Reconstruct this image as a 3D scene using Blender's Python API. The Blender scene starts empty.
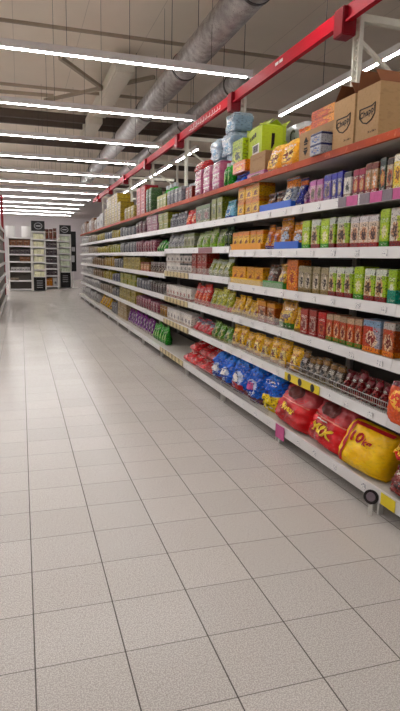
import bpy, bmesh, math, random
from mathutils import Vector, Matrix
random.seed(7)
SC = bpy.context.scene
COL = SC.collection
PI = math.pi

# ------------------------------------------------------------------ materials
def lin(c):
    return tuple(((v/255.0)/12.92 if v/255.0 <= .04045 else (((v/255.0)+.055)/1.055)**2.4) for v in c) + (1.0,)

class NT:
    def __init__(self, name):
        self.m = bpy.data.materials.new(name); self.m.use_nodes = True
        self.t = self.m.node_tree; self.n = self.t.nodes; self.l = self.t.links
        self.b = self.n['Principled BSDF']
    def link(self, a, b): self.l.new(a, b)
    def math(self, op, a, b=None, c=None, clamp=False):
        x = self.n.new('ShaderNodeMath'); x.operation = op; x.use_clamp = clamp
        for i, v in enumerate((a, b, c)):
            if v is None: continue
            if isinstance(v, (int, float)): x.inputs[i].default_value = v
            else: self.link(v, x.inputs[i])
        return x.outputs[0]
    def mix(self, f, a, b, mode='MIX'):
        x = self.n.new('ShaderNodeMix'); x.data_type = 'RGBA'; x.blend_type = mode
        for k, v in ((0, f), (6, a), (7, b)):
            if isinstance(v, (int, float)): x.inputs[k].default_value = v
            elif isinstance(v, tuple): x.inputs[k].default_value = v
            else: self.link(v, x.inputs[k])
        return x.outputs[2]
    def coord(self, kind='Generated'):
        x = self.n.new('ShaderNodeTexCoord'); return x.outputs[kind]
    def sep(self, v):
        x = self.n.new('ShaderNodeSeparateXYZ'); self.link(v, x.inputs[0]); return x.outputs
    def comb(self, a, b, c):
        x = self.n.new('ShaderNodeCombineXYZ')
        for i, v in enumerate((a, b, c)):
            if isinstance(v, (int, float)): x.inputs[i].default_value = v
            else: self.link(v, x.inputs[i])
        return x.outputs[0]
    def noise(self, v, scale, detail=2.0, out='Fac'):
        x = self.n.new('ShaderNodeTexNoise'); x.inputs['Scale'].default_value = scale
        x.inputs['Detail'].default_value = detail
        if v is not None: self.link(v, x.inputs['Vector'])
        return x.outputs[out]
    def step(self, v, lo, hi):
        x = self.n.new('ShaderNodeMapRange'); x.interpolation_type = 'SMOOTHSTEP'
        self.link(v, x.inputs[0]); x.inputs[1].default_value = lo; x.inputs[2].default_value = hi
        return x.outputs[0]
    def done(self, col, rough=.5, metal=0.0, spec=.5, bump=None, bs=.2, bd=.01):
        if isinstance(col, tuple): self.b.inputs['Base Color'].default_value = col
        else: self.link(col, self.b.inputs['Base Color'])
        if isinstance(rough, (int, float)): self.b.inputs['Roughness'].default_value = rough
        else: self.link(rough, self.b.inputs['Roughness'])
        self.b.inputs['Metallic'].default_value = metal
        self.b.inputs['Specular IOR Level'].default_value = spec
        if bump is not None:
            x = self.n.new('ShaderNodeBump'); x.inputs['Strength'].default_value = bs; x.inputs['Distance'].default_value = bd
            self.link(bump, x.inputs['Height']); self.link(x.outputs[0], self.b.inputs['Normal'])
        return self.m

def plain(name, c, rough=.5, metal=0.0, var=.06, scale=14.0, spec=.25):
    t = NT(name)
    n = t.noise(t.coord('Object'), scale, 3.0)
    k = t.math('MULTIPLY_ADD', n, var*2, 1-var)
    col = t.mix(1.0, lin(c), t.comb(k, k, k), 'MULTIPLY')
    return t.done(col, rough, metal, spec)

def linp(c):
    q = lin(c); m = sum(q[:3])/3
    return tuple(max(0.0, min(1.0, (m + (v-m)*1.42)*.86))**1.15 for v in q[:3]) + (1.0,)

def printed(name, base, top=None, bot=None, a=None, b=None, side=None, txt=(240, 235, 225), topz=.80, botz=.16, cz=.42, rough=.4, rows=1, cx=.5, busy=.8, raw=False):
    """a printed package: bands, a side field, a noisy picture and lines of small print"""
    t = NT(name); linp = lin if raw else globals()["linp"]
    g = t.coord('Generated'); s = t.sep(g); x, y, z0 = s[0], s[1], s[2]
    z = t.math('FRACT', t.math('MULTIPLY', z0, rows*.999)) if rows > 1 else z0
    seed = (hash_(name) % 97)*1.37
    v = t.comb(t.math('ADD', x, seed), t.math('MULTIPLY', y, .3), t.math('MULTIPLY', z, 1.35))
    n1 = t.noise(v, 4.5, 3.0); n2 = t.noise(v, 9.0, 2.0)
    col = linp(base)
    if side: col = t.mix(t.step(t.math('ADD', t.math('ADD', x, t.math('MULTIPLY', z, .25)), t.math('MULTIPLY', n1, .15)), .80, .84), col, linp(side))
    if top: col = t.mix(t.step(t.math('ADD', z, t.math('MULTIPLY', n1, .10)), topz+.04, topz+.07), col, linp(top))
    dx = t.math('DIVIDE', t.math('SUBTRACT', x, cx), .40); dz = t.math('DIVIDE', t.math('SUBTRACT', z, cz), .30)
    d = t.math('ADD', t.math('MULTIPLY', dx, dx), t.math('MULTIPLY', dz, dz))
    blob = t.math('SUBTRACT', t.math('ADD', t.math('MULTIPLY', n1, 2.45), .0), d)
    if a: col = t.mix(t.step(blob, .45, .60), col, linp(a))
    blob2 = t.math('SUBTRACT', t.math('MULTIPLY', n2, 2.55), t.math('MULTIPLY', d, 1.1))
    if b: col = t.mix(t.step(blob2, .88, 1.0), col, linp(b))
    if bot: col = t.mix(t.step(t.math('ADD', z, t.math('MULTIPLY', n1, .06)), botz+.02, botz+.05), linp(bot), col)
    # small print: one bold broken line near the top, two fine ones low down
    tn = t.noise(t.comb(t.math('MULTIPLY', x, 16), 0.0, t.math('ADD', t.math('MULTIPLY', z, 22), seed)), 1.0, 1.0)
    band = t.math('MULTIPLY', t.step(z, .66, .68), t.math('SUBTRACT', 1.0, t.step(z, .76, .78)))
    mid = t.math('MULTIPLY', t.step(x, .14, .16), t.math('SUBTRACT', 1.0, t.step(x, .84, .86)))
    col = t.mix(t.math('MULTIPLY', t.math('MULTIPLY', band, mid), t.step(tn, .50, .56)), col, linp(txt))
    band2 = t.math('MULTIPLY', t.step(z, .05, .06), t.math('SUBTRACT', 1.0, t.step(z, .12, .13)))
    col = t.mix(t.math('MULTIPLY', t.math('MULTIPLY', band2, mid), t.step(tn, .52, .58)), col, linp(txt))
    n5 = t.noise(t.comb(t.math('MULTIPLY', x, 1.0), t.math('MULTIPLY', y, .5), t.math('ADD', t.math('MULTIPLY', z, 1.4), seed)), 13.0, 3.0)
    col = t.mix(t.math('MULTIPLY', t.step(n5, .53, .63), busy), col, (.03, .022, .02, 1))
    col = t.mix(t.math('MULTIPLY', t.step(n5, .40, .32), busy*.6), col, (.50, .46, .40, 1))
    oi = t.n.new('ShaderNodeObjectInfo')
    k = t.math('MULTIPLY_ADD', oi.outputs['Random'], .26, .80)
    col = t.mix(1.0, col, t.comb(k, k, k), 'MULTIPLY')
    return t.done(col, rough, 0, .25)

def hash_(s):
    h = 7
    for ch in s: h = (h*31 + ord(ch)) & 0xffff
    return h

STY = {
 'plainwhite': dict(raw=True, busy=.0, base=(235,232,230), txt=(235,232,230)),
 # name: base, top, bot, a, b, side, extra
 'yellowwhite': dict(base=(225,205,120), top=(240,235,225), a=(235,190,40), b=(120,80,40)),
 'orangedark': dict(base=(205,185,160), top=(60,40,35), a=(190,110,40), b=(60,35,25), bot=(120,60,50)),
 'darkgreen': dict(base=(45,60,40), top=(30,45,35), a=(180,110,40), b=(215,180,120)),
 'orangewhite': dict(base=(170,140,110), top=(120,60,45), a=(215,140,50), b=(235,225,210), bot=(150,50,40)),
 'magenta': dict(base=(150,25,75), top=(165,40,95), a=(205,130,60), b=(220,190,160), bot=(110,20,60)),
 'blackwhite': dict(base=(215,210,205), top=(30,28,35), a=(225,220,215), b=(30,28,30), bot=(150,130,120)),
 'blue': dict(base=(45,45,140), top=(40,40,150), a=(150,140,130), b=(225,215,205), bot=(70,60,130)),
 'violet': dict(base=(110,95,160), top=(60,55,150), a=(170,150,140), b=(60,50,90), bot=(140,110,150)),
 'pink': dict(base=(205,160,185), top=(195,130,180), a=(170,145,130), b=(70,60,60), bot=(185,130,150)),
 'purple': dict(base=(150,80,150), top=(125,40,130), a=(200,170,190), b=(90,40,90), bot=(175,110,140)),
 'bluefoil': dict(base=(25,45,120), top=(205,120,30), a=(40,70,160), b=(15,25,70), rough=.25),
 'orangeblue': dict(base=(150,155,165), top=(225,150,25), a=(70,90,120), b=(225,220,210), bot=(40,80,170), topz=.70, rough=.25),
 'greyorange': dict(base=(110,85,75), top=(80,60,60), a=(190,130,60), b=(120,120,130), bot=(50,110,150), rough=.25),
 'orangeprint': dict(base=(230,188,80), top=(214,146,58), a=(242,210,110), b=(120,50,30), bot=(205,150,50), txt=(130,40,30)),
 'paleblue': dict(base=(150,195,215), top=(120,165,175), a=(210,220,220), b=(70,120,170), bot=(30,90,160), rough=.25),
 'olive': dict(base=(120,125,50), top=(135,140,70), a=(160,150,80), b=(75,80,35), bot=(140,135,70)),
 'redgreen': dict(base=(95,95,60), top=(110,130,70), a=(190,175,160), b=(150,40,45), bot=(150,150,80)),
 'redfoil': dict(base=(180,30,35), top=(190,45,40), a=(215,110,60), b=(220,170,150), bot=(200,70,50), rough=.25),
 'whitebottle': dict(base=(205,205,210), top=(180,180,190), a=(150,150,165), b=(95,90,100)),
 'yellowgreen': dict(base=(160,165,70), top=(200,195,110), a=(130,150,60), b=(215,205,150), bot=(190,180,90)),
 'yellowgreen2': dict(base=(170,175,75), top=(190,185,100), a=(215,205,150), b=(150,150,70)),
 'pinkpack': dict(base=(190,140,160), top=(180,120,140), a=(150,70,100), b=(225,205,205)),
 'maroon': dict(base=(95,40,60), top=(80,45,60), a=(150,100,120), b=(60,25,40), bot=(190,170,170)),
 'greypack': dict(base=(140,140,148), top=(165,165,168), a=(195,195,195), b=(80,80,95), bot=(120,120,130)),
 'yellowpack': dict(base=(190,175,60), top=(200,185,90), a=(220,200,80), b=(130,110,60)),
 'bluegrey': dict(base=(115,120,145), top=(140,140,155), a=(170,170,180), b=(70,75,100)),
 'beigepack': dict(base=(185,170,155), top=(195,180,160), a=(200,190,180), b=(140,110,90)),
 'whitepack': dict(busy=.5, base=(232,228,228), top=(236,232,232), a=(245,242,240), b=(125,120,125)),
 'cartonwhite': dict(base=(235,228,215), top=(225,220,215), a=(205,170,140), b=(70,45,40), bot=(140,40,40), txt=(60,60,75), side=(190,200,90)),
 'cartongreen': dict(base=(165,190,30), top=(185,205,70), a=(205,215,110), b=(235,230,200), bot=(70,140,50), txt=(235,235,220)),
 'cartonpink': dict(base=(228,212,196), top=(225,220,220), a=(205,165,140), b=(75,45,45), bot=(150,40,45), txt=(60,60,80)),
 'cartonhalf': dict(base=(225,220,200), top=(222,224,215), a=(200,170,135), b=(70,45,38), bot=(140,45,40), side=(165,190,30), txt=(60,65,75), cx=.38),
 'orangesilver': dict(base=(205,140,35), top=(215,160,60), a=(170,120,50), b=(200,205,215), bot=(170,180,195), rough=.25, cx=.65),
 'orangepurple': dict(base=(205,130,40), top=(215,150,50), a=(150,130,150), b=(235,200,120), bot=(75,50,120), rough=.25),
 'greenpack': dict(base=(120,150,40), top=(190,195,160), a=(165,165,110), b=(75,95,40), bot=(140,180,50), rough=.3),
 'whitegreen': dict(base=(195,195,180), top=(150,160,110), a=(165,170,110), b=(90,90,70), bot=(170,185,110)),
 'whitefoil': dict(base=(190,190,190), top=(180,180,185), a=(215,215,212), b=(115,115,125), bot=(190,195,160), rough=.3),
 'greenfoil': dict(base=(45,135,40), top=(70,160,60), a=(30,105,35), b=(190,215,150), bot=(40,120,45), rough=.3),
 'pinkmaroon': dict(base=(150,70,95), top=(180,130,145), a=(205,165,170), b=(90,30,55), bot=(170,120,125)),
 'greenteal': dict(base=(165,190,50), bot=(60,150,130), a=(200,210,120), b=(235,235,220), botz=.4),
 'greycarton': dict(base=(180,168,150), top=(165,155,130), a=(225,215,200), b=(55,42,40), bot=(150,130,90), side=(160,150,125), txt=(70,60,60)),
 'orangetall': dict(base=(205,130,45), top=(195,125,50), a=(225,170,90), b=(150,60,40), bot=(215,140,50), txt=(120,40,40)),
 'yellowgreenbag': dict(base=(205,160,45), top=(195,150,50), a=(225,195,90), b=(110,60,40), bot=(70,125,45), rough=.3, botz=.22),
 'brownbag': dict(base=(85,45,35), top=(90,60,35), a=(150,80,60), b=(40,22,22), bot=(60,90,45), rough=.3),
 'orangebox': dict(base=(222,176,84), top=(212,160,74), a=(225,170,90), b=(140,75,40), bot=(190,155,45), txt=(150,70,40)),
 'greenwhite': dict(base=(150,155,75), top=(190,195,185), a=(215,210,180), b=(90,105,45), bot=(130,135,60), rough=.3),
 'redwhite': dict(base=(180,80,68), top=(190,95,85), a=(232,210,198), b=(140,30,40), bot=(185,60,55)),
 'whitebox': dict(base=(245,240,235), top=(235,230,226), a=(250,246,240), b=(120,110,120), bot=(205,190,180)),
 'darkcan': dict(base=(70,50,50), top=(130,120,120), a=(185,175,165), b=(45,30,35), bot=(150,130,120)),
 'creamyellow': dict(base=(185,170,110), top=(200,185,130), a=(205,190,80), b=(140,120,80)),
 'goldpack': dict(base=(190,155,55), top=(205,175,90), a=(225,205,90), b=(130,90,50)),
 'brownyellow': dict(base=(150,115,80), top=(165,140,110), a=(190,160,80), b=(100,70,60)),
 'dogorange': dict(base=(165,95,60), top=(195,190,185), a=(225,200,175), b=(110,40,30), bot=(210,140,40), txt=(190,50,45)),
 'dogblue': dict(base=(175,85,55), top=(150,170,190), a=(230,210,190), b=(130,45,35), bot=(215,145,40), txt=(190,50,45), side=(170,165,175)),
 'doggreen': dict(base=(180,100,62), top=(190,170,150), a=(225,190,160), b=(120,45,35), bot=(95,130,50), txt=(200,60,50)),
 'redbox': dict(base=(175,40,35), top=(190,50,45), a=(200,120,90), b=(120,20,25), bot=(150,35,35)),
 'yellowbag': dict(base=(226,188,62), top=(230,190,80), a=(235,205,110), b=(130,60,35), bot=(170,140,60), rough=.3, txt=(150,60,35)),
 'brownred': dict(base=(155,95,50), top=(200,150,50), a=(220,190,160), b=(80,35,30), bot=(150,45,40)),
 'limebag': dict(base=(165,165,60), top=(195,190,110), a=(200,195,120), b=(110,120,45), bot=(185,80,55), rough=.3, botz=.24),
 'whitered': dict(base=(248,242,236), top=(240,236,230), a=(250,246,242), b=(150,70,50), bot=(150,55,45), botz=.2),
 'darkpack': dict(base=(85,75,75), top=(110,105,100), a=(150,140,135), b=(50,40,45)),
 'maroonbag': dict(base=(110,28,42), top=(125,45,55), a=(150,80,80), b=(60,14,24), bot=(120,30,50), rough=.25),
 'greydark': dict(base=(85,72,62), top=(140,105,50), a=(200,192,182), b=(35,28,30), bot=(140,120,50), rough=.25),
 'goldbag': dict(base=(230,190,58), top=(232,190,75), a=(235,215,150), b=(110,60,30), bot=(165,130,90), rough=.25, txt=(170,70,40)),
 'greendark': dict(base=(85,130,50), top=(100,140,60), a=(190,185,130), b=(40,75,30), bot=(150,150,100), rough=.3),
 'redpink': dict(base=(190,40,65), top=(130,120,135), a=(215,120,130), b=(150,20,40), bot=(190,40,60), rough=.25, topz=.7),
 'browncan': dict(base=(140,105,70), top=(150,120,80), a=(180,150,100), b=(90,60,40), bot=(160,130,80)),
 'purplebag': dict(base=(115,45,130), top=(140,60,140), a=(205,190,205), b=(90,25,100), bot=(200,185,190), rough=.25),
 'creambox': dict(base=(205,185,155), top=(195,175,145), a=(215,200,170), b=(175,130,100)),
 'darkbottle': dict(base=(35,60,40), top=(60,80,60), a=(120,135,80), b=(70,90,50)),
 'pinkwrap': dict(busy=.3, base=(205,130,155), top=(195,120,150), a=(225,190,200), b=(160,60,100), rough=.2, rows=3),
 'icewrap': dict(raw=True, busy=.5, base=(160,190,215), top=(185,205,222), a=(200,218,232), b=(95,150,195), rough=.12),
 'kraft': dict(raw=True, busy=.12, base=(186,148,104), a=(190,152,110), txt=(186,148,104), rough=.7),
 'kraftplain': dict(raw=True, busy=.12, base=(176,138,98), a=(182,144,104), txt=(150,110,75), rough=.7),
 'lime': dict(raw=True, busy=.12, base=(172,190,30), a=(178,196,40), b=(150,170,25), txt=(172,190,30), rough=.5),
 'orangered': dict(base=(212,120,50), a=(200,100,45), b=(225,150,50), side=(235,170,40), txt=(120,40,30), rough=.3),
 'yelloworange': dict(raw=True, busy=.3, base=(232,160,30), a=(238,195,80), b=(110,45,25), top=(240,180,60), bot=(225,140,30), rough=.2),
 'whitelogo': dict(busy=.3, base=(215,215,218), a=(225,225,228), b=(200,200,210), txt=(140,150,190), rough=.15),
 'bluegreen': dict(base=(25,85,190), top=(40,110,205), a=(60,140,220), b=(15,50,140), bot=(20,60,150), rough=.2),
 'oryel': dict(base=(225,150,40), a=(215,110,35), b=(240,200,90), bot=(200,120,40), rough=.3),
 'limeprint': dict(base=(165,180,45), top=(175,190,60), a=(205,205,120), b=(60,70,30), txt=(50,60,30), rough=.4),
 'crate': dict(base=(205,180,60), top=(175,150,60), a=(190,160,70), b=(100,80,45), rows=2, rough=.4),
 'redstack': dict(base=(200,45,65), top=(185,35,90), a=(225,150,150), b=(150,20,50), rows=4, rough=.4),
 'greenstack': dict(base=(60,95,45), top=(80,110,60), a=(120,130,80), b=(30,60,30), rows=4, rough=.4),
 'bluewhite': dict(base=(205,205,210), top=(40,50,100), a=(60,110,170), b=(200,190,180), rows=2, rough=.4),
 'bluesack': dict(raw=True, base=(20,92,200), top=(40,120,220), a=(190,200,225), b=(16,60,160), bot=(120,70,80), rough=.25, cx=.45, txt=(30,85,185), cz=.38),
 'bluesack2': dict(raw=True, base=(18,88,196), top=(40,125,220), a=(30,105,205), b=(16,60,160), bot=(225,195,25), botz=.42, rough=.22),
 'redsack': dict(raw=True, busy=.12, base=(196,18,24), top=(175,60,65), a=(185,25,30), b=(150,12,20), topz=.62, rough=.22, txt=(196,18,24)),
 'yellowsack': dict(raw=True, busy=.12, base=(240,190,8), a=(244,198,14), b=(236,180,6), rough=.25, txt=(232,178,12)),
 'maroonsack': dict(base=(125,20,45), top=(110,60,65), a=(150,90,85), b=(70,15,30), bot=(150,20,50), rough=.22),
 'orangesack': dict(raw=True, busy=.3, base=(205,75,30), top=(90,25,40), a=(235,170,50), b=(215,60,30), rough=.25, cz=.6, topz=.88, txt=(205,75,30)),
 'redjumble': dict(raw=True, base=(190,18,26), top=(200,40,40), a=(205,50,50), b=(150,20,30), bot=(175,30,40), rough=.2),
 'creamshelf': dict(raw=True, busy=.4, base=(226,222,186), a=(235,232,205), b=(205,198,150), txt=(200,195,150)),
 'mintshelf': dict(raw=True, busy=.4, base=(214,222,196), a=(226,230,212), b=(180,198,168), txt=(180,195,170)),
 'brownbox': dict(base=(125,90,70), a=(150,115,90), b=(90,60,50), top=(135,100,80)),
 'darkbox': dict(base=(70,62,68), a=(110,98,100), b=(45,38,45), top=(85,75,80)),
 'amber': dict(base=(200,140,40), a=(215,160,60), b=(170,110,30), top=(190,130,40)),
 'plantred': dict(base=(90,45,40), a=(130,60,50), b=(50,60,35)),
}
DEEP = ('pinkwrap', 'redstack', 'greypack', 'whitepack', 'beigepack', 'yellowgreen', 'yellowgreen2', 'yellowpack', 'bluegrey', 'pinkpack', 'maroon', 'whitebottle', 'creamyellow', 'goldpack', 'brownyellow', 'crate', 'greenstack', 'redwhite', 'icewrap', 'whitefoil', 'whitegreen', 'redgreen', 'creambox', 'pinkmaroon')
_sm = {}
def sty(k):
    if k not in _sm:
        d = dict(STY[k])
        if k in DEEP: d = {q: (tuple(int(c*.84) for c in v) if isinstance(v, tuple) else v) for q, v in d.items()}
        _sm[k] = printed('print_'+k, **d)
    return _sm[k]

M = {}
M['white_metal'] = plain('white_metal', (212, 208, 202), .4, 0, .04, 6)
M['deck'] = plain('shelf_deck', (196, 190, 182), .45, 0, .05, 8)
M['rail'] = plain('price_rail_white', (220, 216, 215), .35, 0, .03, 9)
M['back'] = plain('back_panel_grey', (98, 92, 86), .6, 0, .1, 9)  # grey darkened to carry the shade inside the shelves
M['dark'] = plain('dark_plastic', (38, 34, 34), .5)
M['black'] = plain('black_board', (24, 21, 21), .45)
M['plinth'] = plain('plinth_dark', (60, 55, 50), .7)
M['steel'] = plain('steel_wire', (150, 146, 142), .3, .8)
M['red'] = plain('red_paint', (176, 10, 34), .5, 0, .05, 5, .12)
M['redbox'] = plain('red_junction', (128, 8, 24), .4)
M['lattice'] = plain('cream_white_metal', (226, 222, 208), .45)
M['wire'] = plain('suspension_wire', (60, 56, 54), .5)
M['housing'] = plain('light_housing', (228, 224, 224), .4)
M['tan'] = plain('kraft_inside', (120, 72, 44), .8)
M['ink'] = plain('ink_black', (34, 27, 24), .6)
M['ink_red'] = plain('ink_red', (170, 24, 22), .4)
M['ink_yellow'] = plain('ink_yellow', (236, 196, 50), .4)
M['ink_white'] = plain('ink_white', (232, 226, 222), .5)
M['ink_blue'] = plain('ink_blue', (40, 60, 130), .5)
M['pink_label'] = plain('pink_label', (186, 78, 132), .4, 0, .3, 34)
M['grey_label'] = plain('grey_label', (120, 105, 115), .4, 0, .25, 60)
M['yellow_label'] = plain('yellow_label', (215, 190, 40), .4, 0, .08, 30)
M['brown_label'] = plain('dull_pink_label', (150, 105, 110), .4, 0, .1, 30)
M['silver'] = plain('silver_sign', (170, 168, 170), .35)
M['seal'] = plain('bag_seal', (190, 180, 165), .3, 0, .15, 30)
M['cap'] = plain('bottle_cap', (200, 200, 205), .4)
M['capgreen'] = plain('bottle_cap_green', (50, 80, 50), .4)
M['tin'] = plain('tin_lid', (170, 165, 160), .3, .7)

def tagmat():
    t = NT('price_ticket'); s = t.sep(t.coord('Generated'))
    n = t.noise(t.comb(t.math('MULTIPLY', s[0], 1.0), t.math('MULTIPLY', s[1], 9.0), t.math('MULTIPLY', s[2], 5.0)), 1.0, 1.0)
    oi = t.n.new('ShaderNodeObjectInfo')
    n2 = t.noise(t.comb(t.math('MULTIPLY', oi.outputs['Random'], 60), t.math('MULTIPLY', s[1], 8.0), t.math('MULTIPLY', s[2], 4.0)), 1.0, 1.0)
    return t.done(t.mix(t.step(n2, .57, .63), lin((228, 224, 222)), lin((112, 112, 135))), .4)
M['ticket'] = tagmat()
def edgemat():
    t = NT('orange_red_edge'); o = t.coord('Object')
    n = t.noise(o, 3.0, 4.0); n2 = t.noise(o, 22, 3)
    c = t.mix(t.step(n, .35, .7), lin((178, 70, 30)), lin((152, 58, 30)))
    c = t.mix(t.step(n2, .60, .72), c, lin((190, 96, 62)))
    return t.done(c, .5, 0, .12)
M['edge'] = edgemat()
def checkmat():
    t = NT('tan_ticket_strip'); s = t.sep(t.coord('Object'))
    w = t.math('FRACT', t.math('MULTIPLY', s[1], 5.5))
    n = t.noise(t.coord('Object'), 40, 2)
    spot = t.math('MULTIPLY', t.step(w, .28, .34), t.math('SUBTRACT', 1.0, t.step(w, .66, .72)))
    c = t.mix(t.math('MULTIPLY', spot, t.step(n, .38, .5)), lin((196, 178, 128)), lin((104, 84, 62)))
    return t.done(c, .4)
M['check'] = checkmat()
def clearmat():
    t = NT('clear_plastic')
    t.b.inputs['Transmission Weight'].default_value = 0.0
    t.b.inputs['Alpha'].default_value = .16
    return t.done(lin((235, 232, 225)), .12)
M['clear'] = clearmat()
def ductmat():
    t = NT('spiral_duct_metal'); o = t.coord('Object'); s = t.sep(o)
    ang = t.math('ARCTAN2', s[2], s[0])
    w = t.math('SINE', t.math('ADD', t.math('MULTIPLY', s[1], 42.0), ang))
    n = t.noise(o, 9, 4); n2 = t.noise(o, 60, 2)
    c = t.mix(t.step(n, .3, .7), lin((150, 146, 144)), lin((188, 184, 182)))
    c = t.mix(t.step(n2, .55, .75), c, lin((120, 116, 114)))
    return t.done(c, t.math('MULTIPLY_ADD', n, .2, .32), .75, .5, w, .35, .01)
M['duct'] = ductmat()
M['ductring'] = plain('duct_clamp', (66, 62, 62), .5, .4)
def floormat():
    t = NT('speckled_floor_tiles'); o = t.coord('Object'); s = t.sep(o)
    T = 0.33433
    fx = t.math('DIVIDE', t.math('SUBTRACT', s[0], .0017), T); fy = t.math('DIVIDE', t.math('SUBTRACT', s[1], 1.9291), T)
    ex = t.math('ABSOLUTE', t.math('SUBTRACT', t.math('FRACT', fx), .5)); ey = t.math('ABSOLUTE', t.math('SUBTRACT', t.math('FRACT', fy), .5))
    gx = t.step(ex, .4895, .4945); gy = t.step(ey, .4910, .4950)
    wn = t.n.new('ShaderNodeTexWhiteNoise')
    t.link(t.comb(t.math('FLOOR', fx), t.math('FLOOR', fy), 0.0), wn.inputs['Vector'])
    n = t.noise(o, 190, 2.0); n1 = t.noise(o, 75, 3.0); n3 = t.noise(o, 1.1, 3.0)
    c = t.mix(t.step(n, .40, .62), lin((182, 174, 168)), lin((216, 209, 203)))
    c = t.mix(t.math('MULTIPLY', t.step(n1, .54, .70), .55), c, lin((172, 162, 154)))
    k = t.math('ADD', t.math('MULTIPLY_ADD', wn.outputs['Value'], .07, .93), t.math('MULTIPLY_ADD', n3, .03, -.015))
    c = t.mix(1.0, c, t.comb(k, k, k), 'MULTIPLY')
    c = t.mix(t.math('MULTIPLY', gx, .92), c, lin((70, 62, 57)))
    c = t.mix(t.math('MULTIPLY', gy, .75), c, lin((84, 76, 70)))
    g = t.math('MAXIMUM', gx, gy)
    r = t.math('ADD', t.math('MULTIPLY_ADD', n3, .02, .19), t.math('MULTIPLY', g, .4))
    return t.done(c, r, 0, .2, t.math('MULTIPLY', g, -1.0), .25, .004)
M['floor'] = floormat()
def ceilmat():
    t = NT('ceiling_panels'); o = t.coord('Object'); s = t.sep(o)
    w = t.math('FRACT', t.math('DIVIDE', s[0], 1.2)); seam = t.step(t.math('ABSOLUTE', t.math('SUBTRACT', w, .5)), .494, .498)
    n = t.noise(o, .6, 3)
    c = t.mix(t.step(n, .3, .7), lin((232, 220, 204)), lin((240, 228, 212)))
    return t.done(t.mix(t.math('MULTIPLY', seam, .35), c, lin((110, 98, 90))), .8)
M['ceil'] = ceilmat()
M['ceilwhite'] = plain('ceiling_white_paint', (226, 220, 206), .6)
M['ceildark'] = plain('purlin_dark', (92, 80, 72), .7)
M['ceiltan'] = plain('purlin_light', (170, 156, 138), .7)
M['wall'] = plain('wall_grey', (196, 188, 190), .8, 0, .05, 1.5)
def emit(name, c, s):
    t = NT(name); t.b.inputs['Emission Color'].default_value = lin(c); t.b.inputs['Emission Strength'].default_value = s
    return t.done(lin((230, 230, 235)), .4)
M['tube'] = emit('light_tube', (248, 248, 246), 50)

# ------------------------------------------------------------------ mesh helpers
class MB:
    def __init__(self): self.v = []; self.f = []
    def box(self, x0, x1, y0, y1, z0, z1):
        i = len(self.v)
        self.v += [(x, y, z) for z in (z0, z1) for y in (y0, y1) for x in (x0, x1)]
        self.f += [tuple(i+k for k in q) for q in ((0,2,3,1), (4,5,7,6), (0,1,5,4), (2,6,7,3), (0,4,6,2), (1,3,7,5))]
        return self
    def tube(self, a, b, r, n=8, caps=True):
        a = Vector(a); b = Vector(b); d = (b-a).normalized()
        u = d.orthogonal().normalized(); w = d.cross(u); i = len(self.v)
        for p in (a, b):
            for k in range(n):
                t = 2*PI*k/n; self.v.append(tuple(p + (u*math.cos(t)+w*math.sin(t))*r))
        for k in range(n):
            k2 = (k+1) % n; self.f.append((i+k, i+k2, i+n+k2, i+n+k))
        if caps: self.f.append(tuple(i+k for k in reversed(range(n)))); self.f.append(tuple(i+n+k for k in range(n)))
        return self
    def bar(self, a, b, w, h):
        a = Vector(a); b = Vector(b); d = (b-a).normalized()
        u = d.cross(Vector((0, 0, 1)))
        u = Vector((1, 0, 0)) if u.length < 1e-4 else u.normalized()
        n = u.cross(d); i = len(self.v)
        for p in (a, b):
            for su, sn in ((-1,-1), (1,-1), (1,1), (-1,1)): self.v.append(tuple(p + u*su*w/2 + n*sn*h/2))
        for k in range(4):
            k2 = (k+1) % 4; self.f.append((i+k, i+k2, i+4+k2, i+4+k))
        self.f.append((i+3, i+2, i+1, i)); self.f.append((i+4, i+5, i+6, i+7))
        return self
    def rings(self, rs, cap0=True, cap1=True):
        i = len(self.v); n = len(rs[0])
        for r_ in rs: self.v += [tuple(p) for p in r_]
        for j in range(len(rs)-1):
            for k in range(n):
                k2 = (k+1) % n; a = i+j*n
                self.f.append((a+k, a+k2, a+n+k2, a+n+k))
        if cap0: self.f.append(tuple(i+k for k in reversed(range(n))))
        if cap1: self.f.append(tuple(i+(len(rs)-1)*n+k for k in range(n)))
        return self
    def mesh(self, name, mat, smooth=False, bevel=0):
        me = bpy.data.meshes.new(name); me.from_pydata(self.v, [], self.f)
        bm = bmesh.new(); bm.from_mesh(me)
        bmesh.ops.recalc_face_normals(bm, faces=bm.faces)
        if bevel: bmesh.ops.bevel(bm, geom=list(bm.edges), offset=bevel, segments=2, affect='EDGES', clamp_overlap=True)
        if smooth:
            for f in bm.faces: f.smooth = True
        bm.to_mesh(me); bm.free()
        me.materials.append(mat)
        return me
def link(name, me, parent=None, loc=None):
    o = bpy.data.objects.new(name, me); COL.objects.link(o)
    if parent: o.parent = parent
    if loc: o.location = loc
    return o
def tag(o, label, cat, group=None):
    o['label'] = label; o['category'] = cat
    if group: o['group'] = group
    return o
def thing(name, label, cat, loc=(0, 0, 0), rz=0.0, group=None):
    o = link(name, None); o.location = loc; o.rotation_euler = (0, 0, rz); return tag(o, label, cat, group)
def struct(name, me):
    o = link(name, me); o['kind'] = 'structure'; return o
def build(mb, name, mat, parent=None, smooth=False, bevel=0): return link(name, mb.mesh(name, mat, smooth, bevel), parent)
_tc = {}
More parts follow.
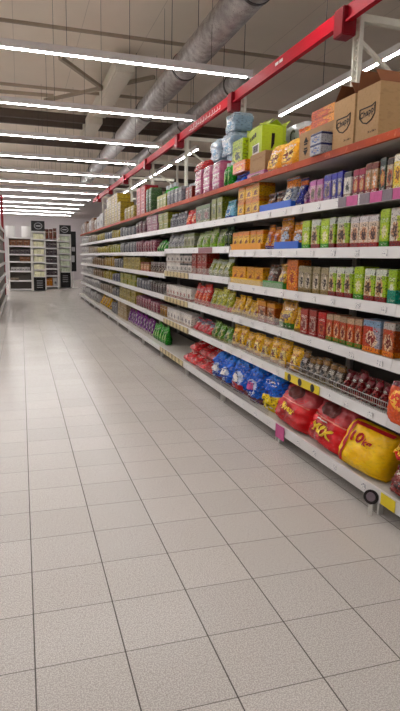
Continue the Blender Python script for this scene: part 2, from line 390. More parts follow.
def text_mesh(s, size, ext=.0):
    k = (s, size)
    if k not in _tc:
        cu = bpy.data.curves.new('lettering', 'FONT'); cu.body = s; cu.size = size; cu.align_x = 'CENTER'; cu.align_y = 'CENTER'; cu.resolution_u = 2; cu.offset = .0015 if size > .11 else .004*(size/.1); cu.space_character = 1.12
        o = bpy.data.objects.new('lettering', cu); COL.objects.link(o)
        dg = bpy.context.evaluated_depsgraph_get(); me = bpy.data.meshes.new_from_object(o.evaluated_get(dg))
        bpy.data.objects.remove(o); 
        _tc[k] = ([tuple(v.co) for v in me.vertices], [tuple(p.vertices) for p in me.polygons])
    return _tc[k]
def lettering(s, size, mat, fn, parent, name='lettering', rot=0.0, cx=0.0, cz=0.0, bold=0.0, sub=2, label=None):
    """letters laid on a surface: fn(x, z) -> local point"""
    vs, fs = text_mesh(s, size)
    me = bpy.data.meshes.new(name); me.from_pydata(vs, [], fs)
    bm = bmesh.new(); bm.from_mesh(me)
    if sub:
        bmesh.ops.triangulate(bm, faces=bm.faces)
        bmesh.ops.subdivide_edges(bm, edges=[e for e in bm.edges if e.calc_length() > size*.12], cuts=3, use_grid_fill=False)
        bmesh.ops.triangulate(bm, faces=bm.faces)
    for v in bm.verts:
        x = v.co.x*(1+bold); z = v.co.y; c, sn = math.cos(rot), math.sin(rot)
        v.co = Vector(fn(cx + c*x - sn*z, cz + sn*x + c*z))
    bm.to_mesh(me); bm.free(); me.materials.append(mat)
    o = link(name, me, parent)
    if label: o['label'] = label
    return o

# ------------------------------------------------------------------ packages; front faces local -Y, base centre at the origin
def ring(rx, ry, z, n, p=2.0, oy=0.0, ox=0.0):
    out = []
    for k in range(n):
        t = 2*PI*k/n; c, s = math.cos(t), math.sin(t)
        out.append((ox + rx*math.copysign(abs(c)**(2/p), c), oy + ry*math.copysign(abs(s)**(2/p), s), z))
    return out
def pk_carton(w, h, d, m, lod):
    b = MB().box(-w/2, w/2, 0, d, 0, h-.004).mesh('body', m, bevel=min(.004, w*.04) if lod else 0)
    parts = []
    if lod: parts.append(('top_flap', MB().box(-w/2+.006, w/2-.006, .004, d-.006, h-.0045, h).mesh('top_flap', m)))
    return b, parts
def pk_pouch(w, h, d, m, lod, rnd=None):
    rnd = rnd or random.Random(hash_('%.3f%.3f%s' % (w, h, m.name)))
    n = 28 if lod else 12; N = 14 if lod else 6
    rs = []; ph = [rnd.uniform(0, 6.28) for _ in range(6)]
    for j in range(N+1):
        v = j/N; z = v*(h-.018)
        dep = d/2*(1-v**2.2)*(1.0 if v > .02 else .85)*(.86+.14*math.sin(PI*min(1, v*1.6))) + .003
        hw = w/2*(1-.07*math.sin(PI*v)**2)*(1 if v > .01 else .96)
        r_ = ring(hw, dep, z, n, 2.6-.6*v, d/2)
        am = .035*d if lod else .02*d
        r_ = [(x + am*.5*math.sin(z*40+ph[0]+x*30), y + am*math.sin(x*55+z*38+ph[1]) + am*math.sin(x*90-z*60+ph[2])*.8, zz) for x, y, zz in r_]
        rs.append(r_)
    b = MB().rings(rs).mesh('body', m, True)
    parts = []
    if lod:
        mb = MB(); K = 10; i = []
        rs = []
        for zz in (h-.02, h):
            rs.append([(-w*.49 + w*.98*k/K, d/2-.003+.006*math.sin(k*1.7+ph[3]), zz) for k in range(K+1)] + [(w*.49 - w*.98*k/K, d/2+.003+.006*math.sin((K-k)*1.7+ph[3]), zz) for k in range(K+1)])
        mb.rings(rs); parts.append(('top_seal', mb.mesh('top_seal', m, False)))
    return b, parts
def pk_bottle(w, h, d, m, lod):
    n = 16 if lod else 10; r = min(w, d)/2
    prof = [(0, .92), (.02, 1), (.62, 1), (.74, .8), (.82, .42), (.86, .40)]
    b = MB().rings([ring(r*q, r*q, h*z, n, 2, d/2) for z, q in prof]).mesh('body', m, True)
    c = MB().rings([ring(r*.46, r*.46, h*.86, n, 2, d/2), ring(r*.44, r*.44, h, n, 2, d/2)]).mesh('cap', M['capgreen'] if 'dark' in m.name else M['cap'], False)
    return b, [('cap', c)]
def pk_can(w, h, d, m, lod):
    n = 16; r = min(w, d)/2
    b = MB().rings([ring(r*q, r*q, h*z, n, 2, d/2) for z, q in ((0, .95), (.02, 1), (.97, 1), (.98, .97))]).mesh('body', m, True)
    c = MB().rings([ring(r*.93, r*.93, h*.981, n, 2, d/2), ring(r*.9, r*.9, h, n, 2, d/2)]).mesh('lid', M['tin'])
    return b, [('lid', c)]
def pk_multipack(w, h, d, m, lod):
    """shrink-wrapped pack: rounded, pillowed by what is inside"""
    n = 32 if lod else 16; N = 10 if lod else 6; rs = []
    for j in range(N+1):
        v = j/N; e = 1-.10*abs(2*v-1)**6; bump = .02*math.cos(v*PI*6); wk = .05 if 'icewrap' in m.name or 'whitelogo' in m.name else .0
        r_ = ring(w/2*e, d/2*e, v*h, n, 6, d/2)
        rs.append([(x*(1+bump*.3), (y-d/2)*(1+bump+.03*math.cos(x/w*PI*6) + wk*math.sin(x*31+z*23) + wk*math.sin(z*47-x*40)) + d/2, z) for x, y, z in r_])
    return MB().rings(rs).mesh('body', m, True), []
PK = dict(carton=pk_carton, pouch=pk_pouch, bottle=pk_bottle, can=pk_can, multipack=pk_multipack)
NAME = dict(carton='food_carton', pouch='food_pouch', bottle='plastic_bottle', can='food_can', multipack='wrapped_multipack')
_pc = {}; last = [None]
def pack(kind, style, w, h, d, loc, rz, label, cat, group=None, lod=True, tilt=0.0, name=None):
    key = (kind, style, round(w, 3), round(h, 3), round(d, 3), lod)
    if key not in _pc: _pc[key] = PK[kind](w, h, d, sty(style), lod)
    body, parts = _pc[key]
    o = link(name or NAME[kind], body); tag(o, label, cat, group); last[0] = o
    o.location = loc; o.rotation_euler = (tilt, 0, rz)
    for pn, pm in parts: link(pn, pm, o)
    return o

FACE = -PI/2    # turns the local front (-Y) towards the aisle (-X)
ORD = ['first', 'second', 'third', 'fourth', 'fifth', 'sixth', 'seventh', 'eighth', 'ninth', 'tenth', 'eleventh', 'twelfth', 'thirteenth', 'fourteenth', 'fifteenth', 'sixteenth', 'seventeenth']
NUM = ['zero', 'one', 'two', 'three', 'four', 'five', 'six', 'seven', 'eight', 'nine', 'ten', 'eleven', 'twelve']
LV = {1: 'bottom shelf', 2: 'second shelf up', 3: 'third shelf up', 4: 'fourth shelf up', 5: 'fifth shelf up', 6: 'sixth shelf up', 7: 'top deck'}

# ------------------------------------------------------------------ the room
struct('floor', MB().box(-10, 9, -6, 37, -.1, 0).mesh('floor', M['floor']))
struct('ceiling', MB().box(-10, 9, -6, 37, 5.6, 5.7).mesh('ceiling', M['ceil']))
struct('wall_back', MB().box(-10, 9, 37, 37.15, 0, 5.6).mesh('wall_back', M['wall']))
struct('wall_left', MB().box(-10.15, -10, -6, 37, 0, 5.6).mesh('wall_left', M['wall']))
struct('wall_right', MB().box(9, 9.15, -6, 37, 0, 5.6).mesh('wall_right', M['wall']))
struct('wall_front', MB().box(-10, 9, -6.15, -6, 0, 5.6).mesh('wall_front', M['wall']))
k = 1
for y, w, h, mt in ((10.67, .05, .05, 'ceiltan'), (14.43, .06, .06, 'ceiltan'), (17.55, .12, .22, 'ceildark'), (18.35, .12, .22, 'ceildark'), (21.5, .1, .2, 'ceildark'), (25, .1, .2, 'ceildark'), (29, .1, .2, 'ceildark'), (33, .1, .2, 'ceildark')):
    struct('ceiling_purlin_%d' % k, MB().box(-10, 9, y-w/2, y+w/2, 5.3, 5.3+h).mesh('ceiling_purlin', M[mt])); k += 1
for i, (y0, y1) in enumerate(((11.9, 15.9), (16.6, 19.2))):
    struct('ceiling_beam_%d' % (i+1), MB().box(1.92, 2.30, y0, y1, 5.12, 5.45).mesh('ceiling_beam', M['ceilwhite'], bevel=.03))
for i, (a, b) in enumerate((((.86, 12.1, 5.3), (1.95, 13.9, 5.3)), ((.70, 15.4, 5.3), (2.85, 12.6, 5.3)), ((-.6, 15.2, 5.35), (.9, 15.1, 5.35)))):
    struct('ceiling_brace_%d' % (i+1), MB().bar(a, b, .08, .07).mesh('ceiling_brace', M['ceiltan']))

# ------------------------------------------------------------------ lights: rows across the aisle, hung on wires
def light_row(i, y):
    lab = ('long white ceiling light hanging across the aisle, %s row from the camera' % ORD[i]) if i >= 0 else 'long white ceiling light hanging overhead, above the top of the photo'
    t = thing('ceiling_light', lab, 'light', (0, y, 3.83), 0, 'ceiling lights in rows across the aisle')
    x0, x1 = -9.0, 2.95
    build(MB().box(x0, x1, -.035, .035, .012, .10), 'housing', M['housing'], t, bevel=.006)
    build(MB().box(x1, x1+.012, -.04, .04, -.006, .105), 'end_cap', M['housing'], t)
    L = 1.98; n = 6
    for j in range(n):
        a = x0 + .02 + j*L
        build(MB().box(a+.012, min(a+L-.012, x1-.01), -.026, .026, .0035, .0115), 'light_tube', M['tube'], t, bevel=.006)
    for x in (-3.2, -1.1, -.95, .6, 1.35, 2.4):
        if i < 9: build(MB().tube((x, 0, .085), (x, 0, 1.72), .0028, 5), 'hanging_wire', M['wire'], t)
for i, k in enumerate(range(-3, 12)):
    light_row(i-3, 7.33 + 2.53*k)
def strip(y0, y1, x, z, lab):
    t = thing('ceiling_light', lab, 'light', (x, y0, z), 0)
    build(MB().box(-.035, .035, 0, y1-y0, .012, .10), 'housing', M['housing'], t, bevel=.006)
    n = max(1, round((y1-y0)/2)); L = (y1-y0)/n
    for j in range(n): build(MB().box(-.022, .022, j*L+.006, (j+1)*L-.006, .0035, .0115), 'light_tube', M['tube'], t, bevel=.008)
    for j in range(n): build(MB().tube((0, j*L+.6, .085), (0, j*L+.6, 1.75), .004, 5), 'hanging_wire', M['wire'], t)
strip(3.0, 9.0, 4.16, 3.83, 'long ceiling light running lengthwise behind the cardboard boxes')
strip(12.3, 23.0, 3.76, 3.83, 'long ceiling light running lengthwise beyond the white frames, far end')

# ------------------------------------------------------------------ ducts
def duct(y0, y1, x, z, r, lab):
    t = thing('air_duct', lab, 'duct', (x, y0, z), 0, 'round ventilation ducts under the ceiling')
    n = 32
    build(MB().rings([[(r*math.cos(2*PI*k/n), y, r*math.sin(2*PI*k/n)) for k in range(n)] for y in (0, y1-y0)]), 'duct_pipe', M['duct'], t, True)
    y = .35
    while y < y1-y0:
        rs = [[(q*math.cos(2*PI*k/n), y+dy, q*math.sin(2*PI*k/n)) for k in range(n)] for q, dy in ((r, -.02), (r+.012, -.02), (r+.012, .02), (r, .02))]
        build(MB().rings(rs, False, False), 'clamp_ring', M['ductring'], t)
        build(MB().tube((r+.01, y, 0), (r+.01, y, 5.58-z), .005, 5).tube((-r-.01, y, 0), (-r-.01, y, 5.58-z), .005, 5), 'hanging_wire', M['wire'], t)
        y += 2.9
    return t
duct(3.1, 24, 2.586, 4.5, .205, 'large round silver ventilation duct above the aisle')
duct(8.9, 22, 3.42, 4.3, .165, 'smaller silver ventilation duct behind the red overhead rail')

# ------------------------------------------------------------------ red rail and the white frames that carry it
RX, RZ = 2.62, 3.49
rail = thing('overhead_rail', 'long red rail overhead along the tops of the shelves', 'rail', (0, 0, 0))
build(MB().box(RX-.025, RX+.025, 2.2, 21.5, RZ-.065, RZ+.065), 'rail_beam', M['red'], rail, bevel=.006)
build(MB().box(RX-.05, RX-.025, 2.2, 21.5, RZ-.078, RZ-.06), 'rail_lip', M['red'], rail)
PYS = [4.46, 7.03, 9.62, 12.2, 14.8, 17.4, 20.0]
for y in PYS: build(MB().box(RX-.07, RX+.06, y-.075, y+.075, RZ-.17, RZ+.05), 'junction_box', M['redbox'], rail, bevel=.008)
rr = random.Random(3)
y = 7.5
while y < 9.0:
    L = rr.uniform(.05, .12); hz = rr.uniform(.016, .032)
    build(MB().box(RX-.0268, RX-.0255, y, y+L, RZ-hz, RZ-hz+.010).box(RX-.0268, RX-.0255, y, y+.012, RZ-hz+.0101, RZ+hz), 'white_mark', M['ink_white'], rail); y += L + rr.uniform(.03, .06)
for a, b in ((5.6, 5.68), (5.70, 5.78)): build(MB().box(RX-.0268, RX-.0255, a, b, RZ-.005, RZ+.025), 'white_mark', M['ink_white'], rail)
for i, y in enumerate(PYS):
    t = thing('overhead_support', 'white lattice post with side arm carrying the red rail, %s from the camera' % ORD[i], 'post', (2.74, y, 2.24), 0, 'white frames on top of the shelves')
    up = MB()
    for dy in (-.05, .03): up.box(-.018, .018, dy-.012, dy+.012, 0, 1.28)
    for kk in range(16):
        z = .04+.078*kk; up.bar((0, -.05, z), (0, .03, z+.039), .012, .012).bar((0, .03, z+.039), (0, -.05, z+.078), .012, .012)
    build(up, 'post', M['lattice'], t)
    if i == 1: continue
    build(MB().box(-.02, 1.15, -.03, .03, 1.22, 1.28), 'arm', M['lattice'], t, bevel=.004)
    build(MB().bar((.02, 0, 1.08), (.56, 0, .72), .03, .03), 'brace', M['lattice'], t)
    build(MB().box(.52, .56, -.02, .02, 0, 1.22), 'rear_post', M['lattice'], t)

# ------------------------------------------------------------------ shelving bays
XF, XB = 2.06, 2.66
Y0, BW = 2.73, 1.385
HZ = {1: .170, 2: .600, 3: .936, 4: 1.256, 5: 1.585, 6: 1.912, 7: 2.237}
def zlev(l, y):
    if Y0+2*BW < y < Y0+4*BW: return {4: 1.305, 5: 1.622}.get(l, HZ[l])
    return HZ[l]
def bay(k):
    y0 = Y0 + k*BW; y1 = y0 + BW; yc = (y0+y1)/2
    nm = 'nearest' if k < 0 else ORD[k+1]
    t = thing('shelving_bay', 'white metal supermarket shelving bay along the right side, %s bay from the camera' % nm, 'shelf unit', (XB, yc, 0), 0, 'shelving bays of the long right-hand gondola')
    hb = BW/2
    def part(mb, name, mat, par=t, **kw): return build(mb, name, mat, par, **kw)
    part(MB().box(.006, .03, -hb+.002, hb-.002, .04, 2.19), 'back_panel', M['back'])
    for s in (-1, 1): part(MB().box(-.03, .004, s*(hb-.018)-.014, s*(hb-.018)+.014, .17, 2.2), 'upright', M['white_metal'])
    part(MB().box(-.38, .55, -hb+.003, hb-.003, 0, .1), 'plinth', M['plinth'])
    for s in (-1, 1): part(MB().box(-.66, -.63, s*(hb-.03)-.009, s*(hb-.03)+.009, 0, .105), 'foot', M['white_metal'])
    for l in range(1, 8):
        z = zlev(l, yc) - .0
        if l == 1:
            sh = part(MB().box(1.99-XB, -.032, -hb+.002, hb-.002, z-.03, z-.002), 'shelf', M['deck'])
            rl = part(MB().box(1.975-XB, 1.99-XB-.0005, -hb+.002, hb-.002, z-.075, z+.004), 'price_rail', M['rail'], sh)
        elif l == 7:
            sh = part(MB().box(XF-XB, .75, -hb+.001, hb-.001, z-.045, z-.002), 'shelf', M['deck'])
            rl = part(MB().box(2.035-XB, XF-XB-.0005, -hb+.001, hb-.001, z-.046, z+.001), 'front_edge', M['edge'], sh)
        else:
            sh = part(MB().box(XF-XB, -.032, -hb+.002, hb-.002, z-.035, z-.002), 'shelf', M['deck'])
            for s in (-1, 1): part(MB().box(-.36, -.033, s*(hb-.008)-.003, s*(hb-.008)+.003, z-.07, z-.036), 'bracket', M['white_metal'], sh)
            mb = MB()     # rail leans back slightly at the top
            x0, x1 = 2.036-XB, XF-XB-.0005
            i = len(mb.v)
            mb.v += [(x0-.004, -hb+.002, z-.064), (x1, -hb+.002, z-.064), (x1, -hb+.002, z+.004), (x0+.006, -hb+.002, z+.004)]
            mb.v += [(a, hb-.002, c) for a, b, c in mb.v[:4]]
            mb.f += [(0, 1, 2, 3), (7, 6, 5, 4), (0, 4, 5, 1), (1, 5, 6, 2), (2, 6, 7, 3), (3, 7, 4, 0)]
            rl = part(mb, 'price_rail', M['rail'], sh)
        if k <= 6 and l < 7:
            rg = random.Random(k*10+l)
            n = 5 if k < 2 else 4
            for j in range(n):
                yy = -hb + .1 + (BW-.25)*j/(n-1) + rg.uniform(-.04, .04)
                zz = z-.055 if l > 1 else z-.06
                xx = (2.0325 if l > 1 else 1.9735)-XB
                mt = M['ticket']
                part(MB().box(xx-.002, xx+.001, yy, yy+.05, zz+.004, zz+.04), 'price_ticket', mt, sh)
        SHELF[(k, l)] = sh
    return t
SHELF = {}
for k in range(-1, 13): bay(k)
def on_rail(l, ya, yb, mat, name, dz0=-.062, dz1=.0, x=None, off=.004):
    k = int(math.floor(((ya+yb)/2 - Y0)/BW)); sh = SHELF[(k, l)]; yc = Y0+(k+.5)*BW; z = zlev(l, yc)
    xx = (x if x else (2.034 if l > 1 else 1.975)) - XB
    return build(MB().box(xx-off-.003, xx-off, ya-yc, yb-yc, z+dz0, z+dz1), name, M[mat], sh)
for ya, yb, mt in ((3.316, 3.413, 'grey_label'), (3.185, 3.312, 'pink_label'), (3.165, 3.183, 'rail'), (3.055, 3.16, 'grey_label'), (2.93, 3.05, 'pink_label'), (2.832, 2.926, 'grey_label'), (2.735, 2.828, 'pink_label')):
    if mt != 'rail': on_rail(6, ya, yb, mt, 'promotion_label')
on_rail(2, 3.52, 4.085, 'yellow_label', 'promotion_label')
for yy in (3.62, 3.82, 4.0):
    k_ = int((yy-Y0)/BW); build(MB().tube((2.0275-XB, yy-(Y0+(k_+.5)*BW), HZ[2]-.031), (2.0255-XB, yy-(Y0+(k_+.5)*BW), HZ[2]-.031), .030, 16), 'round_badge', M['dark'], SHELF[(k_, 2)])
on_rail(5, 6.02, 6.537, 'brown_label', 'promotion_label')
on_rail(1, 2.508, 2.64, 'yellow_label', 'promotion_label', -.07, 0)
for l, ya, yb in ((4, 6.941, 8.202), (3, 6.95, 8.2), (2, 6.905, 8.25), (1, 6.92, 8.22)): on_rail(l, ya, yb, 'check', 'ticket_strip', -.07, .002)
on_rail(1, 3.925, 4.085, 'pink_label', 'hanging_label', -.11, .0, off=.006)
# round medallion on the bottom rail at the joint of the first two bays
md = thing('rail_badge', 'round dark badge on a peg at the bottom shelf joint by the yellow sack', 'badge', (1.945, 2.70, .118))
md.rotation_euler = (0, 0, .7)
build(MB().tube((-.004, 0, 0), (.004, 0, 0), .045, 20), 'disc', M['dark'], md)
build(MB().tube((-.009, 0, .003), (-.0045, 0, .003), .028, 16), 'disc_centre', M['grey_label'], md)
build(MB().box(-.003, .004, -.012, .012, -.117, -.05), 'peg', M['white_metal'], md)

def fence(l, ya, yb, kind, hgt=.075):
    """front fence clipped to a shelf: steel wires or a clear plate"""
    k = int(math.floor(((ya+yb)/2 - Y0)/BW)); sh = SHELF[(k, l)]; yc = Y0+(k+.5)*BW; z = zlev(l, yc)
    x = (2.048 if l > 1 else 1.984)-XB; mb = MB()
    if kind == 'wire':
        for zz in (.012, .04, hgt): mb.tube((x, ya-yc, z+zz), (x, yb-yc, z+zz), .0028, 5)
        n = int((yb-ya)/.022)
        for j in range(n+1): mb.tube((x, ya-yc+(yb-ya)*j/n, z+.004), (x, ya-yc+(yb-ya)*j/n, z+hgt), .0017, 4)
        build(mb, 'wire_fence', M['steel'], sh)
    else:
        mb.box(x-.0015, x+.0015, ya-yc, yb-yc, z+.004, z+hgt); build(mb, 'clear_fence', M['clear'], sh)
for k in (0, 1):
    a = Y0+k*BW
    fence(2, a+.02, a+BW-.02, 'wire' if k == 0 else 'clear')
fence(3, 4.2, 5.48, 'clear'); fence(4, 4.25, 5.48, 'clear', .05)
for k in (2, 3):
    a = Y0+k*BW; fence(4, a+.02, a+BW-.02, 'clear'); fence(3, a+.02, a+BW-.02, 'clear'); fence(1, a+.02, a+.9, 'wire', .06) if k == 2 else None
fence(1, 4.28, 5.48, 'wire', .06)

